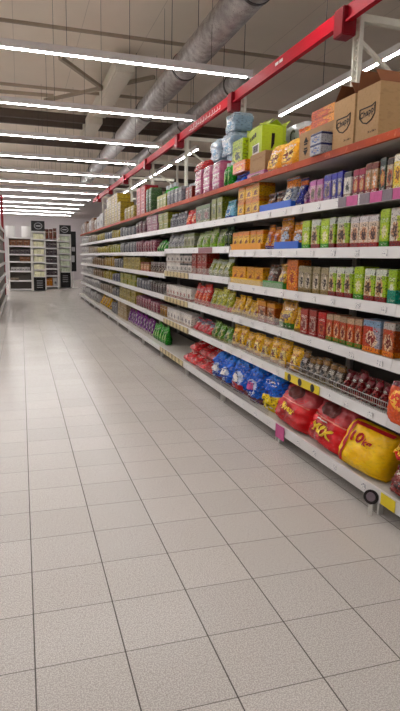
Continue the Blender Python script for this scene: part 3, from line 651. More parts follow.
# ------------------------------------------------------------------ goods in rows: level, near y, far y, kind, style, count, height, depth, description, category, tiers
ROWS = [
 (6, 2.833, 2.916, 'carton', 'yellowwhite', 1, 0.2, 0.12, 'yellow and white pet-food box', 'box', 1),
 (6, 2.92, 2.982, 'carton', 'orangedark', 1, 0.19, 0.12, 'white box with orange picture', 'box', 1),
 (6, 2.987, 3.052, 'carton', 'darkgreen', 1, 0.2, 0.12, 'dark green and orange box', 'box', 1),
 (6, 3.056, 3.199, 'carton', 'orangewhite', 2, 0.19, 0.12, 'orange picture pet-food box', 'box', 1),
 (6, 3.204, 3.346, 'carton', 'magenta', 2, 0.175, 0.12, 'magenta pet-food box', 'box', 1),
 (6, 3.352, 3.449, 'carton', 'blackwhite', 1, 0.17, 0.12, 'black and white pet-food box', 'box', 1),
 (6, 3.456, 3.599, 'carton', 'blue', 2, 0.185, 0.12, 'dark blue pet-food box', 'box', 1),
 (6, 3.606, 3.716, 'carton', 'violet', 1, 0.185, 0.12, 'violet blue pet-food box', 'box', 1),
 (6, 3.723, 3.916, 'carton', 'pink', 2, 0.17, 0.12, 'pale pink pet-food box', 'box', 1),
 (6, 3.925, 4.045, 'pouch', 'purple', 1, 0.18, 0.12, 'purple pet-food pouch', 'bag', 1),
 (6, 4.055, 4.182, 'pouch', 'bluefoil', 1, 0.22, 0.12, 'dark blue and orange pouch', 'bag', 1),
 (6, 4.193, 4.441, 'pouch', 'orangeblue', 1, 0.25, 0.13, 'orange topped pouch with blue base', 'bag', 1),
 (6, 4.448, 4.814, 'pouch', 'greyorange', 2, 0.2, 0.1, 'tilted grey and orange pouch', 'bag', 1),
 (6, 4.867, 5.408, 'carton', 'orangeprint', 3, 0.138, 0.16, 'orange cat-food carton', 'box', 2),
 (6, 5.581, 5.855, 'pouch', 'paleblue', 1, 0.19, 0.12, 'pale blue pouch', 'bag', 1),
 (6, 5.874, 6.247, 'carton', 'olive', 2, 0.25, 0.16, 'tall olive green carton', 'box', 1),
 (6, 6.263, 6.851, 'carton', 'redgreen', 2, 0.21, 0.16, 'green carton with red print', 'box', 1),
 (6, 6.872, 7.302, 'pouch', 'redfoil', 2, 0.2, 0.12, 'small red foil bag', 'bag', 1),
 (6, 7.326, 8.151, 'bottle', 'whitebottle', 5, 0.2, 0.1, 'white plastic bottle', 'bottle', 1),
 (6, 8.208, 8.848, 'carton', 'yellowgreen', 2, 0.125, 0.2, 'yellow green multipack', 'pack', 2),
 (6, 8.917, 9.709, 'carton', 'pinkpack', 2, 0.13, 0.2, 'pink multipack', 'pack', 2),
 (6, 9.834, 10.743, 'multipack', 'maroon', 3, 0.23, 0.2, 'maroon wrapped multipack', 'pack', 1),
 (6, 10.843, 12.518, 'multipack', 'greypack', 5, 0.2, 0.2, 'grey wrapped multipack', 'pack', 1),
 (6, 12.584, 13.749, 'multipack', 'yellowpack', 4, 0.2, 0.2, 'yellow wrapped multipack', 'pack', 1),
 (6, 13.829, 14.952, 'multipack', 'bluegrey', 3, 0.2, 0.2, 'blue grey wrapped multipack', 'pack', 1),
 (6, 15.046, 16.376, 'multipack', 'yellowpack', 4, 0.19, 0.2, 'yellowish distant pack', 'pack', 1),
 (6, 16.486, 18.64, 'multipack', 'beigepack', 5, 0.21, 0.2, 'beige distant pack', 'pack', 1),
 (6, 18.783, 20.7, 'multipack', 'whitepack', 5, 0.22, 0.2, 'white distant pack', 'pack', 1),
 (5, 2.793, 2.904, 'carton', 'cartonwhite', 1, 0.225, 0.12, 'white carton with dog picture', 'box', 1),
 (5, 2.909, 3.008, 'carton', 'cartongreen', 1, 0.225, 0.12, 'lime green carton', 'box', 1),
 (5, 3.012, 3.333, 'carton', 'cartonpink', 3, 0.205, 0.12, 'cream and pink dog carton', 'box', 1),
 (5, 3.346, 3.51, 'carton', 'cartonhalf', 1, 0.21, 0.12, 'white and lime dog carton', 'box', 1),
 (5, 3.516, 3.597, 'carton', 'cartonhalf', 1, 0.212, 0.12, 'narrow white dog carton', 'box', 1),
 (5, 3.604, 3.731, 'carton', 'cartongreen', 1, 0.21, 0.12, 'right bright lime carton', 'box', 1),
 (5, 3.739, 3.875, 'carton', 'cartonhalf', 1, 0.212, 0.12, 'leftmost white and lime dog carton', 'box', 1),
 (5, 3.883, 4.011, 'carton', 'cartongreen', 1, 0.21, 0.12, 'leftmost bright lime carton', 'box', 1),
 (5, 4.03, 4.467, 'pouch', 'orangesilver', 2, 0.25, 0.11, 'orange and silver pouch', 'bag', 1),
 (5, 4.485, 4.738, 'pouch', 'orangepurple', 2, 0.21, 0.11, 'orange pouch with purple base', 'bag', 1),
 (5, 4.759, 5.538, 'carton', 'orangeprint', 5, 0.18, 0.16, 'orange cat-food carton', 'box', 1),
 (5, 5.572, 5.818, 'bottle', 'darkbottle', 2, 0.215, 0.1, 'dark green bottle', 'bottle', 1),
 (5, 5.85, 6.854, 'pouch', 'greenpack', 4, 0.22, 0.12, 'green pouch with white top', 'bag', 1),
 (5, 6.875, 7.358, 'carton', 'whitegreen', 3, 0.19, 0.16, 'white and green carton', 'box', 1),
 (5, 7.384, 8.29, 'pouch', 'whitefoil', 5, 0.24, 0.12, 'white foil pouch', 'bag', 1),
 (5, 8.38, 9.014, 'pouch', 'greenfoil', 4, 0.2, 0.15, 'green foil bag', 'bag', 1),
 (5, 9.05, 10.694, 'multipack', 'pinkmaroon', 8, 0.2, 0.2, 'pink and maroon pack', 'pack', 1),
 (5, 10.743, 12.527, 'multipack', 'greypack', 6, 0.2, 0.2, 'silver grey pack', 'pack', 1),
 (5, 12.594, 13.926, 'multipack', 'yellowgreen2', 4, 0.19, 0.2, 'yellow green distant pack', 'pack', 1),
 (5, 14.008, 16.405, 'multipack', 'yellowpack', 6, 0.19, 0.2, 'yellow distant pack', 'pack', 1),
 (5, 16.517, 18.681, 'multipack', 'beigepack', 5, 0.2, 0.2, 'beige distant pack', 'pack', 1),
 (5, 18.825, 20.7, 'multipack', 'whitepack', 5, 0.22, 0.2, 'white distant pack', 'pack', 1),
 (4, 2.8, 2.886, 'carton', 'greenteal', 1, 0.2, 0.12, 'green carton with teal corner', 'box', 1),
 (4, 2.891, 3.126, 'carton', 'cartonhalf', 2, 0.205, 0.12, 'right-hand white and lime carton', 'box', 1),
 (4, 3.132, 3.247, 'carton', 'cartongreen', 1, 0.21, 0.12, 'lime carton between white dog cartons', 'box', 1),
 (4, 3.252, 3.566, 'carton', 'cartonhalf', 3, 0.205, 0.12, 'left-hand white and lime carton', 'box', 1),
 (4, 3.573, 4.043, 'carton', 'greycarton', 4, 0.2, 0.12, 'grey beige dog carton', 'box', 1),
 (4, 4.054, 4.25, 'carton', 'orangetall', 1, 0.245, 0.12, 'tall orange carton', 'box', 1),
 (4, 4.258, 4.462, 'pouch', 'yellowgreenbag', 1, 0.21, 0.12, 'yellow pouch with green base', 'bag', 1),
 (4, 4.472, 4.684, 'pouch', 'brownbag', 1, 0.2, 0.11, 'dark brown pouch', 'bag', 1),
 (4, 4.727, 5.525, 'carton', 'orangebox', 4, 0.17, 0.16, 'plain orange cat-food carton', 'box', 1),
 (4, 5.621, 6.35, 'pouch', 'greenwhite', 4, 0.22, 0.14, 'green and cream bag', 'bag', 1),
 (4, 6.365, 6.964, 'carton', 'redwhite', 3, 0.13, 0.16, 'red and white carton', 'box', 2),
 (4, 6.986, 7.541, 'carton', 'blackwhite', 3, 0.125, 0.18, 'black and white carton', 'box', 2),
 (4, 7.567, 8.305, 'carton', 'whitebox', 3, 0.125, 0.18, 'plain white carton', 'box', 2),
 (4, 8.367, 9.456, 'can', 'darkcan', 6, 0.17, 0.14, 'dark tin can', 'can', 1),
 (4, 9.496, 10.264, 'carton', 'orangewhite', 3, 0.16, 0.2, 'orange and grey pack', 'pack', 1),
 (4, 10.31, 12.084, 'carton', 'creamyellow', 4, 0.12, 0.25, 'cream and yellow multipack', 'pack', 2),
 (4, 12.146, 13.315, 'multipack', 'greypack', 4, 0.2, 0.2, 'silver grey pack', 'pack', 1),
 (4, 13.39, 14.994, 'multipack', 'goldpack', 5, 0.24, 0.2, 'golden yellow distant pack', 'pack', 1),
 (4, 15.09, 17.634, 'multipack', 'brownyellow', 6, 0.21, 0.2, 'brown and yellow distant pack', 'pack', 1),
 (4, 17.763, 20.7, 'multipack', 'whitepack', 8, 0.22, 0.2, 'white distant pack', 'pack', 1),
 (3, 2.77, 2.891, 'carton', 'dogorange', 1, 0.21, 0.1, 'orange box with dog picture', 'box', 1),
 (3, 2.906, 3.104, 'carton', 'dogblue', 1, 0.205, 0.1, 'wide orange and blue box', 'box', 1),
 (3, 3.115, 3.571, 'carton', 'doggreen', 5, 0.195, 0.1, 'orange dog box, green base', 'box', 1),
 (3, 3.578, 3.695, 'carton', 'redbox', 1, 0.19, 0.1, 'red pet-food box', 'box', 1),
 (3, 3.703, 3.958, 'carton', 'redwhite', 2, 0.2, 0.1, 'red and white box', 'box', 1),
 (3, 3.965, 4.087, 'pouch', 'yellowbag', 1, 0.19, 0.1, 'small yellow pouch', 'bag', 1),
 (3, 4.098, 4.432, 'pouch', 'yellowgreenbag', 1, 0.24, 0.13, 'large yellow and green bag', 'bag', 1),
 (3, 4.44, 4.801, 'carton', 'brownred', 2, 0.19, 0.12, 'brown and red carton', 'box', 1),
 (3, 4.813, 5.53, 'pouch', 'yellowbag', 5, 0.205, 0.12, 'yellow cat-food pouch', 'bag', 1),
 (3, 5.562, 6.268, 'pouch', 'limebag', 4, 0.25, 0.14, 'yellow green salad-coloured bag', 'bag', 1),
 (3, 6.287, 6.901, 'pouch', 'redfoil', 4, 0.26, 0.13, 'tall red foil bag', 'bag', 1),
 (3, 7.011, 8.292, 'carton', 'whitered', 7, 0.17, 0.16, 'white carton with red band', 'box', 1),
 (3, 8.355, 9.41, 'multipack', 'darkpack', 6, 0.18, 0.2, 'dark wrapped pack', 'pack', 1),
 (3, 9.45, 10.643, 'multipack', 'greypack', 5, 0.17, 0.2, 'silver grey pack', 'pack', 1),
 (3, 10.693, 12.479, 'carton', 'yellowgreen', 4, 0.11, 0.25, 'yellow green multipack', 'pack', 2),
 (3, 12.545, 13.637, 'multipack', 'bluegrey', 3, 0.18, 0.2, 'blue grey pack', 'pack', 1),
 (3, 13.715, 15.208, 'multipack', 'yellowpack', 4, 0.22, 0.2, 'yellow distant pack', 'pack', 1),
 (3, 15.306, 17.414, 'multipack', 'brownyellow', 5, 0.2, 0.2, 'brown and yellow distant pack', 'pack', 1),
 (3, 17.54, 20.7, 'multipack', 'whitepack', 8, 0.22, 0.2, 'white distant pack', 'pack', 1),
 (2, 2.769, 3.355, 'pouch', 'maroonbag', 7, 0.19, 0.14, 'maroon dog-treat bag', 'bag', 1),
 (2, 3.369, 3.973, 'pouch', 'greydark', 6, 0.2, 0.13, 'grey and white dog-treat bag', 'bag', 1),
 (2, 3.991, 5.533, 'pouch', 'goldbag', 8, 0.225, 0.13, 'golden yellow cat-food bag', 'bag', 1),
 (2, 5.563, 6.168, 'pouch', 'greendark', 3, 0.21, 0.14, 'green and cream bag', 'bag', 1),
 (2, 6.204, 6.9, 'pouch', 'redpink', 4, 0.17, 0.16, 'red and pink foil bag', 'bag', 1),
 (2, 6.945, 8.248, 'carton', 'whitebox', 7, 0.17, 0.16, 'plain white carton', 'box', 1),
 (2, 8.31, 8.773, 'can', 'browncan', 3, 0.17, 0.14, 'brown tin can', 'can', 1),
 (2, 8.808, 10.692, 'multipack', 'pinkmaroon', 9, 0.19, 0.2, 'pink and maroon pack', 'pack', 1),
 (2, 10.743, 12.623, 'carton', 'creamyellow', 4, 0.12, 0.25, 'cream and yellow multipack', 'pack', 2),
 (2, 12.691, 13.652, 'multipack', 'greypack', 3, 0.18, 0.2, 'silver grey pack', 'pack', 1),
 (2, 13.731, 15.839, 'multipack', 'beigepack', 6, 0.2, 0.2, 'beige distant pack', 'pack', 1),
 (2, 15.943, 20.7, 'multipack', 'whitepack', 11, 0.22, 0.2, 'white distant pack', 'pack', 1),
 (1, 8.296, 9.239, 'pouch', 'greenfoil', 6, 0.29, 0.12, 'bright green bag', 'bag', 1),
 (1, 9.278, 11.617, 'pouch', 'purplebag', 10, 0.32, 0.15, 'purple and white bag', 'bag', 1),
 (1, 11.677, 12.845, 'carton', 'creambox', 3, 0.12, 0.3, 'cream cardboard multipack', 'pack', 3),
 (1, 12.914, 13.83, 'multipack', 'greypack', 3, 0.28, 0.25, 'silver grey pack', 'pack', 1),
 (1, 13.911, 16.082, 'pouch', 'yellowbag', 5, 0.3, 0.25, 'bright yellow bag', 'bag', 1),
 (1, 16.192, 20.7, 'multipack', 'whitepack', 9, 0.28, 0.25, 'white distant pack', 'pack', 1),
]
_labels = set()
def uniq(s):
    n = len(s.split()); assert 4 <= n <= 16, (n, s)
    assert s not in _labels, s
    _labels.add(s); return s
for (l, ya, yb, kind, style, n, h, d, desc, cat, tiers) in ROWS:
    rg = random.Random(hash_(desc)+l)
    lod = ya < 8.3
    p = (yb-ya)/n; w = p*(.955 if kind == 'carton' else .93)
    x0 = 2.075
    for j in range(n):
        yc = yb - p*(j+.5)
        for q in range(tiers):
            tier = ('' if tiers == 1 else (('lower ', 'upper ') if tiers == 2 else ('lowest ', 'middle ', 'topmost '))[q])
            if n > 1 or tiers > 1: lab = '%s%s, %s from left in row of %s, %s' % (tier, desc, ORD[j], NUM[n], LV[l])
            else: lab = '%s, the only one like it on the %s' % (desc, LV[l])
            z = zlev(l, yc) + .001
            hh = h*(1+ (rg.uniform(-.0, .0) if tiers > 1 else 0))
            tl = -.16 if desc.startswith('tilted') else (rg.uniform(-.06, .02) if kind == 'pouch' else 0)
            rz = FACE + (rg.uniform(-.06, .06) if kind == 'pouch' else rg.uniform(-.012, .012))
            pack(kind, style, w, hh, d, (x0 + rg.uniform(0, .012) + (.02 if tl < -.1 else 0), yc, z + q*(h+.0005)), rz, uniq(lab), cat,
                 group='%s on the %s' % (desc, LV[l]), lod=lod, tilt=0)
            if tiers == 1 and n > 1:
                e = rg.uniform(.80, 1.04) if kind in ('pouch', 'multipack') else rg.uniform(.97, 1.0)
                last[0].scale = (1, 1, e)

# display trays under the pouches
def tray(l, ya, yb, col, lab):
    z = zlev(l, (ya+yb)/2); t = thing('display_tray', lab, 'tray', (2.064, (ya+yb)/2, z+.001), FACE)
    return t
for l, ya, yb, c, lab in ((5, 4.03, 4.47, (35, 85, 175), 'blue cardboard display tray under the orange and silver pouches'), (6, 4.19, 4.81, (40, 90, 190), 'blue cardboard display tray on the sixth shelf up'),
                          (4, 4.73, 5.52, (215, 170, 30), 'yellow cardboard tray front under the plain orange cartons'), (5, 4.76, 5.53, (225, 150, 35), 'orange cardboard tray front under the orange cat-food cartons'),
                          (4, 4.26, 4.68, (60, 130, 50), 'green cardboard tray front below the brown pouches, fourth shelf up')):
    z = zlev(l, (ya+yb)/2); m = plain('tray_'+lab.split()[0]+str(l), c, .45, 0, .12, 30)
    hw = (yb-ya)/2; t = thing('display_tray', lab, 'tray', (2.062, (ya+yb)/2, z+.002))
    build(MB().box(0, .006, -hw, hw, 0, .06), 'front_lip', m, t)
    for s in (-1, 1): build(MB().box(.0065, .04, s*hw-.0015, s*hw+.0015, 0, .05), 'side_lip', m, t)

# ------------------------------------------------------------------ sacks on the bottom shelf
def sack(style, w, h, d, loc, rz, lean, label, cat='bag', roll=0.0, p=4.0, tie=False, zmax=.32, wr=1.0, name='pet_food_sack', mat=None):
    """a puffed pillow sack leaning back; returns (object, surface function)"""
    rg = random.Random(hash_(label)); ph = [rg.uniform(0, 6.28) for _ in range(8)]
    ca, sa = math.cos(lean), math.sin(lean); cr, sr = math.cos(roll), math.sin(roll)
    def wrink(u, v):
        return wr*(.022*math.sin(u*5+v*3+ph[0]) + .022*math.sin(u*9-v*7+ph[1]) + .022*math.sin(v*15+u*4+ph[2]) + .020*math.sin(u*19+ph[3]+v*9) + .018*math.sin(u*31-v*23+ph[4]))*d
    def place(x, y, z):
        x, z = cr*x - sr*(z-h/2), sr*x + cr*(z-h/2) + h/2
        y, z = ca*y + sa*z, -sa*y + ca*z
        return (x, y, z)
    low = [0.0]
    def surf(u, v, s):
        e = max(0.0, (1-abs(u)**p)*(1-abs(v)**p))**.5
        t = d/2*e*(1-.22*v) + (wrink(u, v)*min(1, e*1.4))
        x = u*w/2*(1-.10*(1-abs(u))*0 - .06*abs(v)**4); z = h/2 + v*h/2*(1-.07*u*u*u*u)
        if tie and v > .55: k_ = (v-.55)/.45; x *= 1-.42*k_; t *= 1-.35*k_
        return x, s*t, z
    N = 26; mb = MB(); idx = {}
    for s in (-1, 1):
        for j in range(N+1):
            for i in range(N+1):
                u = -1+2*i/N; v = -1+2*j/N; u = math.sin(u*PI/2)*.5+u*.5; v = math.sin(v*PI/2)*.5+v*.5
                if s == 1 and (i in (0, N) or j in (0, N)): idx[(s, i, j)] = idx[(-1, i, j)]; continue
                idx[(s, i, j)] = len(mb.v); mb.v.append(place(*surf(u, v, s)))
        for j in range(N):
            for i in range(N): mb.f.append((idx[(s, i, j)], idx[(s, i+1, j)], idx[(s, i+1, j+1)], idx[(s, i, j+1)]))
    zmin = sorted(v[2] for v in mb.v)[len(mb.v)//14]
    ys = min(v[1] for v in mb.v)
    zs = min(1.0, zmax/max(v[2]-zmin for v in mb.v))
    mb.v = [(x, y-ys, max(0.0, z-zmin)*zs) for x, y, z in mb.v]
    o = link(name, mb.mesh(name, mat or sty(style), True)); o.location = loc; o.rotation_euler = (0, 0, rz); tag(o, uniq(label), cat)
    def fn(x, z):      # sack plane (x right, z up from base) -> a point just above the front
        u = max(-.97, min(.97, x/(w/2))); v = max(-.97, min(.97, (z-h/2)/(h/2)))
        X, Y, Z = surf(u, v, -1); X, Y, Z = place(x, Y-.007, z); return (X, Y-ys, max(.001, Z-zmin)*zs)
    return o, fn
def patch(fn, pts, mat, parent, name, n=14):
    """a printed field of the given outline (x,z rows) laid on a sack"""
    mb = MB(); rs = []
    for (xa, xb, z) in pts: rs.append([fn(xa+(xb-xa)*i/n, z) for i in range(n+1)])
    for r_ in rs: mb.v += r_
    for j in range(len(rs)-1):
        for i in range(n): a = j*(n+1)+i; mb.f.append((a, a+1, a+n+2, a+n+1))
    return link(name, mb.mesh(name, M[mat], True), parent)
zb = HZ[1] + .001
M['kibble'] = plain('kibble_window', (84, 26, 22), .5, 0, .6, 60, .2)
M['stripe'] = plain('pale_red_stripe', (214, 120, 100), .3)
def redsack(loc, w, lean, label, word, size, cx, cz, rz):
    o, fn = sack('redsack', w, .41, .24, loc, rz, lean, label, wr=1.15, zmax=.335)
    rows = [(-.13+.06*(abs(q-3)/3)**2, .13-.06*(abs(q-3)/3)**2, .255+.019*q) for q in range(7)]
    patch(fn, rows, 'kibble', o, 'picture_panel')
    patch(fn, [(-w*.46, w*.46, .222), (-w*.46, w*.46, .232)], 'stripe', o, 'pale_stripe')
    lettering(word, size, M['ink_yellow'], fn, o, cx=cx, cz=cz, bold=.3, rot=-.05)
    return o, fn
o, fn = redsack((1.955, 3.97, zb), .54, .36, 'left red pet-food sack with yellow word, next to the blue bags', 'Natur', .075, .02, .155, FACE-.05)
o, fn = redsack((1.965, 3.44, zb), .52, .36, 'right red pet-food sack with yellow letters MIX, beside the yellow sack', 'MIX', .105, .03, .13, FACE-.08)
patch(fn, [(-.10, .04, .200), (-.10, .04, .209)], 'ink_white', o, 'white_print')
o, fn = sack('yellowsack', .43, .315, .22, (1.955, 2.93, zb), FACE+.17, .34, 'bright yellow 10 kg sack with a red stripe at the near end', roll=-.05, wr=.6)
patch(fn, [(-.140, -.112,   .02+.028*q) for q in range(11)], 'ink_red', o, 'red_stripe', 3)
patch(fn, [(-.11, .19, .28), (-.11, .19, .302)], 'ink_red', o, 'red_edge')
lettering('10', .095, M['ink_red'], fn, o, cx=-.05, cz=.20, bold=.15)
lettering('kg', .062, M['ink_red'], fn, o, cx=.05, cz=.19, bold=.1)
sack('maroonsack', .30, .20, .2, (1.975, 2.495, zb), FACE, .10, 'maroon sack at the right edge of the photo, bottom shelf')
o, fn = sack('maroonsack', .30, .14, .2, (1.99, 2.495, zb+.205), FACE, .08, 'maroon sack with yellow print lying on another, right edge', mat=sty('redsack'))
lettering('Mix', .07, M['ink_yellow'], fn, o, cx=-.06, cz=.07)
sack('orangesack', .26, .25, .10, (1.95, 2.535, HZ[2]+.006), FACE, .0, 'orange bag with yellow swirl at the right edge, second shelf up')
for i, (y, w, h, st, lab) in enumerate(((5.78, .26, .335, 'bluesack', 'leftmost small blue sack beside the heap of red bags'), (5.48, .29, .35, 'bluesack', 'second blue sack from the left on the bottom shelf'),
        (5.13, .34, .385, 'bluesack', 'tall blue sack with tied top in the middle of the blue sacks'), (4.77, .31, .38, 'bluesack', 'blue and white sack left of the blue sack with yellow band'),
        (4.43, .30, .38, 'bluesack2', 'blue sack with yellow band, right next to the red sacks'))):
    o, fn = sack(st, w, h, .21, (1.992+(.03 if i == 4 else 0), y, zb), FACE+.05*(-1)**i, .06, lab, tie=True, p=3.0, wr=1.6, zmax=.375)
    if i == 2: patch(fn, [(-.13, .12, .07), (-.14, .13, .12)], 'ink_red', o, 'red_band')
    if i in (0, 1, 2, 3): patch(fn, [(-w*.22, w*.12, h*.36), (-w*.25, w*.15, h*.45), (-w*.22, w*.12, h*.54)], 'pink_label' if i == 3 else 'ink_white', o, 'logo_panel', 8)
rg = random.Random(5)
labs = ['leftmost red bag of the heap beside the empty shelf', 'second red bag from the left in the heap', 'third red bag from the left in the heap', 'fourth red bag from the left in the heap', 'red bag lying on top of the heap, nearest the blue sacks', 'red bag lying on top of the heap, left side', 'red bag lying on top of the heap, middle']
for i, (y, dz, ln) in enumerate(((6.95, 0, .85), (6.66, 0, .8), (6.37, 0, .75), (6.09, 0, .7), (6.10, .155, .85), (6.80, .15, 1.0), (6.42, .155, .9))):
    sack('redjumble', .28, .34, .14, (2.0+(.05 if dz else 0), y, zb+dz), FACE+rg.uniform(-.03, .03), ln, labs[i], name='food_bag', zmax=.15 if i < 4 else .15)

# ------------------------------------------------------------------ goods stacked on the top deck
TD = HZ[7] + .001
def open_box(label, w, h, d, loc, rz, style, flaps, words=None, name='cardboard_box', lip=None):
    """carton open at the top: four walls, floor and flaps; front local -Y"""
    m = sty(style); t = thing(name, uniq(label), 'box', loc, rz); e = .005
    b = MB().box(-w/2, w/2, 0, e, 0, h).box(-w/2, w/2, d-e, d, 0, h).box(-w/2, -w/2+e, e, d-e, 0, h).box(w/2-e, w/2, e, d-e, 0, h).box(-w/2+e, w/2-e, e, d-e, 0, e)
    build(b, 'box_body', m, t)
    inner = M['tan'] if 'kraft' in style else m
    for side, ang, ln in flaps:
        if side == 'back': a0, a1, dr = Vector((-w/2, d, h)), Vector((w/2, d, h)), Vector((0, 1, 0))
        elif side == 'front': a0, a1, dr = Vector((-w/2, 0, h)), Vector((w/2, 0, h)), Vector((0, -1, 0))
        elif side == 'left': a0, a1, dr = Vector((-w/2, 0, h)), Vector((-w/2, d, h)), Vector((-1, 0, 0))
        else: a0, a1, dr = Vector((w/2, 0, h)), Vector((w/2, d, h)), Vector((1, 0, 0))
        v = dr*math.cos(ang)*ln + Vector((0, 0, math.sin(ang)*ln)); nrm = Vector((0, 0, 1))*math.cos(ang)*.004 - dr*math.sin(ang)*.004
        mb = MB(); pts = [a0, a1, a1+v, a0+v]
        mb.v = [tuple(q) for q in pts] + [tuple(q+nrm) for q in pts]
        mb.f = [(0, 1, 2, 3), (7, 6, 5, 4), (0, 4, 5, 1), (1, 5, 6, 2), (2, 6, 7, 3), (3, 7, 4, 0)]
        build(mb, 'flap', inner, t)
    return t
def shield(t, cx, cz, s, w):
    mb = MB(); P = [(-1, .55), (-1, -.25), (-.55, -.75), (0, -.95), (.6, -.7), (1, -.2), (1, .75), (.55, .55)]
    P = [Vector((cx+a*s, -.0015, cz+b*s*.78)) for a, b in P]
    for i in range(len(P)): mb.bar(P[i], P[(i+1) % len(P)], .003, .007)
    build(mb, 'logo_outline', M['ink'], t)
for i, (y, w, h, lab) in enumerate(((3.21, .245, .325, 'right open cardboard box with dark flap and printed shield, at the near end'), (3.485, .255, .322, 'left open cardboard box with printed shield, beside the nearer open box'))):
    t = open_box(lab, w, h, .34, (2.075, y, TD), FACE, 'kraft', (('back', 1.15, .14), ('left', 2.3 if i else 1.75, .12), ('right', 2.2, .10)))
    sh = lambda x, z: (x, -.0012, z)
    lettering('Chappi', .052, M['ink'], sh, t, cx=.0, cz=h*.52, rot=.14, bold=.0)
    shield(t, 0, h*.51, .082, w)
    lettering('24 x 400 g', .018, M['ink'], sh, t, name='small_print', cx=.06, cz=.05)
kb = thing('cardboard_box', uniq('closed brown cardboard box with black arrow marks under the orange packs'), 'box', (2.12, 3.93, TD), FACE)
build(MB().box(-.27, .27, 0, .30, 0, .235), 'box_body', sty('kraftplain'), kb, bevel=.004)
build(MB().box(-.268, .268, .135, .165, .2352, .2365), 'tape', M['seal'], kb)
mb = MB()
for cz, s in ((.165, 1), (.085, -1)):
    i = len(mb.v); mb.v += [(-.16, -.002, cz+.03*s), (-.195, -.002, cz-.012*s), (-.125, -.002, cz-.012*s), (-.16, -.0035, cz+.03*s), (-.195, -.0035, cz-.012*s), (-.125, -.0035, cz-.012*s)]
    mb.f += [(i, i+1, i+2), (i+3, i+5, i+4), (i, i+3, i+4, i+1), (i+1, i+4, i+5, i+2), (i+2, i+5, i+3, i)]
    mb.box(-.185, -.135, -.0035, -.002, cz-.03 if s == 1 else cz+.018, cz-.018 if s == 1 else cz+.03)
build(mb, 'arrow_mark', M['ink'], kb)
pack('carton', 'bluewhite', .16, .15, .09, (2.015, 3.745, TD), FACE, uniq('small blue and white pack standing before the brown box on the top deck'), 'box')
for q in range(2):
    pack('carton', 'orangered', .35, .066, .24, (2.15, 3.91, TD+.2375+q*.0675), FACE, uniq('%s orange and yellow pack on the closed brown box' % ('lower', 'upper')[q]), 'box')
pk = pack('multipack', 'whitelogo', .72, .70, .3, (2.86, 5.92, TD), FACE, uniq('large white shrink-wrapped pack with dark logo behind the orange bags'), 'pack')
mb = MB()
for q in range(14):
    a = .7 + q*.36; b = a + .36; mb.bar((.12+.055*math.cos(a), -.016, .58+.055*math.sin(a)), (.12+.055*math.cos(b), -.016, .58+.055*math.sin(b)), .004, .022)
build(mb, 'logo_mark', M['ink'], pk)
pack('multipack', 'icewrap', .5, .62, .3, (2.86, 4.84, TD), FACE, uniq('clear plastic wrapped pack behind the open cardboard boxes'), 'pack')
pack('multipack', 'whitelogo', .36, .58, .3, (2.86, 5.32, TD), FACE, uniq('white shrink-wrapped pack directly left of the orange and yellow packs'), 'pack')
pack('pouch', 'orangered', .30, .46, .16, (2.44, 4.86, TD), FACE, uniq('standing orange bag between green box and brown box'), 'bag')
for q, (y, z_) in enumerate(((4.61, 0), (4.34, 0))):
    sack('yelloworange', .27, .25, .12, (2.07, y, TD), FACE+.06, .22, ('left', 'right')[q] + ' yellow-orange snack bag below the open lime green box', name='snack_bag')
pack('carton', 'kraftplain', .36, .17, .17, (2.10, 4.99, TD+.0515), FACE, uniq('small brown carton under the open lime green box'), 'box')
pack('carton', 'pink', .40, .05, .18, (2.08, 4.98, TD), FACE, uniq('flat white and pink pack under the small brown carton'), 'pack')
# the lime boxes rest on a stack of plain cartons behind
pack('carton', 'limeprint', .36, .25, .16, (2.29, 5.41, TD), FACE, uniq('lime carton supporting the open lime box on the top deck'), 'box')
t = open_box('open lime green box with black print and white barcode label', .42, .27, .21, (2.243, 5.41, TD+.252), FACE-.08, 'lime', (('back', 2.4, .09), ('left', .5, .08), ('right', 2.8, .10), ('front', 2.4, .07)), name='cardboard_box')
pf = lambda x, z: (x, -.0015, z)
build(MB().box(-.06, .14, -.003, -.0008, .02, .12), 'barcode_label', M['ink_white'], t)
mb = MB(); rg = random.Random(9); x = -.045
while x < .115: ww = rg.uniform(.004, .011); mb.box(x, x+ww, -.0042, -.0032, .045, .11); x += ww+rg.uniform(.004, .01)
build(mb, 'barcode', M['ink'], t)
mb = MB()
for a in range(5): mb.bar((.21+.0012, .10+.005*a, .06+.01*a), (.21+.0012, .105+.005*a, .20), .003, .012)
build(mb, 'black_print', M['ink'], t)
mb = MB()
for a in range(4): mb.box(-.15+.05*a, -.115+.05*a, -.0022, -.0008, .175+.006*a, .21+.008*a)
build(mb, 'brand_marks', M['ink'], t)
pack('carton', 'limeprint', .42, .5, .25, (2.48, 5.90, TD), FACE, uniq('tall lime carton carrying the flat lime box'), 'box')
t = open_box('upper lime green box with its lid folded open, behind the barcode box', .52, .15, .22, (2.49, 5.96, TD+.502), FACE+.04, 'lime', (('back', .9, .07), ('front', 2.4, .10)), name='cardboard_box')
mb = MB()
for a in range(6): mb.box(-.25+.07*a, -.20+.07*a, -.0022, -.0008, .03+.004*(a % 3), .10)
build(mb, 'brand_marks', M['ink'], t)
pack('carton', 'limeprint', .30, .29, .2, (2.21, 5.80, TD+.201), FACE, uniq('lime and white printed pack above the blue packs'), 'box')
pack('carton', 'oryel', .34, .11, .13, (2.085, 5.42, TD+.101), FACE, uniq('orange and yellow box on top of the blue pack') if False else uniq('orange and yellow pack between lime pack and blue pack'), 'box')
pack('carton', 'darkgreen', .30, .2, .2, (2.21, 5.80, TD), FACE, uniq('dark green box behind the green bottles on the deck'), 'box')
pack('pouch', 'bluegreen', .36, .10, .14, (2.08, 5.42, TD), FACE, uniq('blue bag lying under the orange and yellow pack'), 'bag')
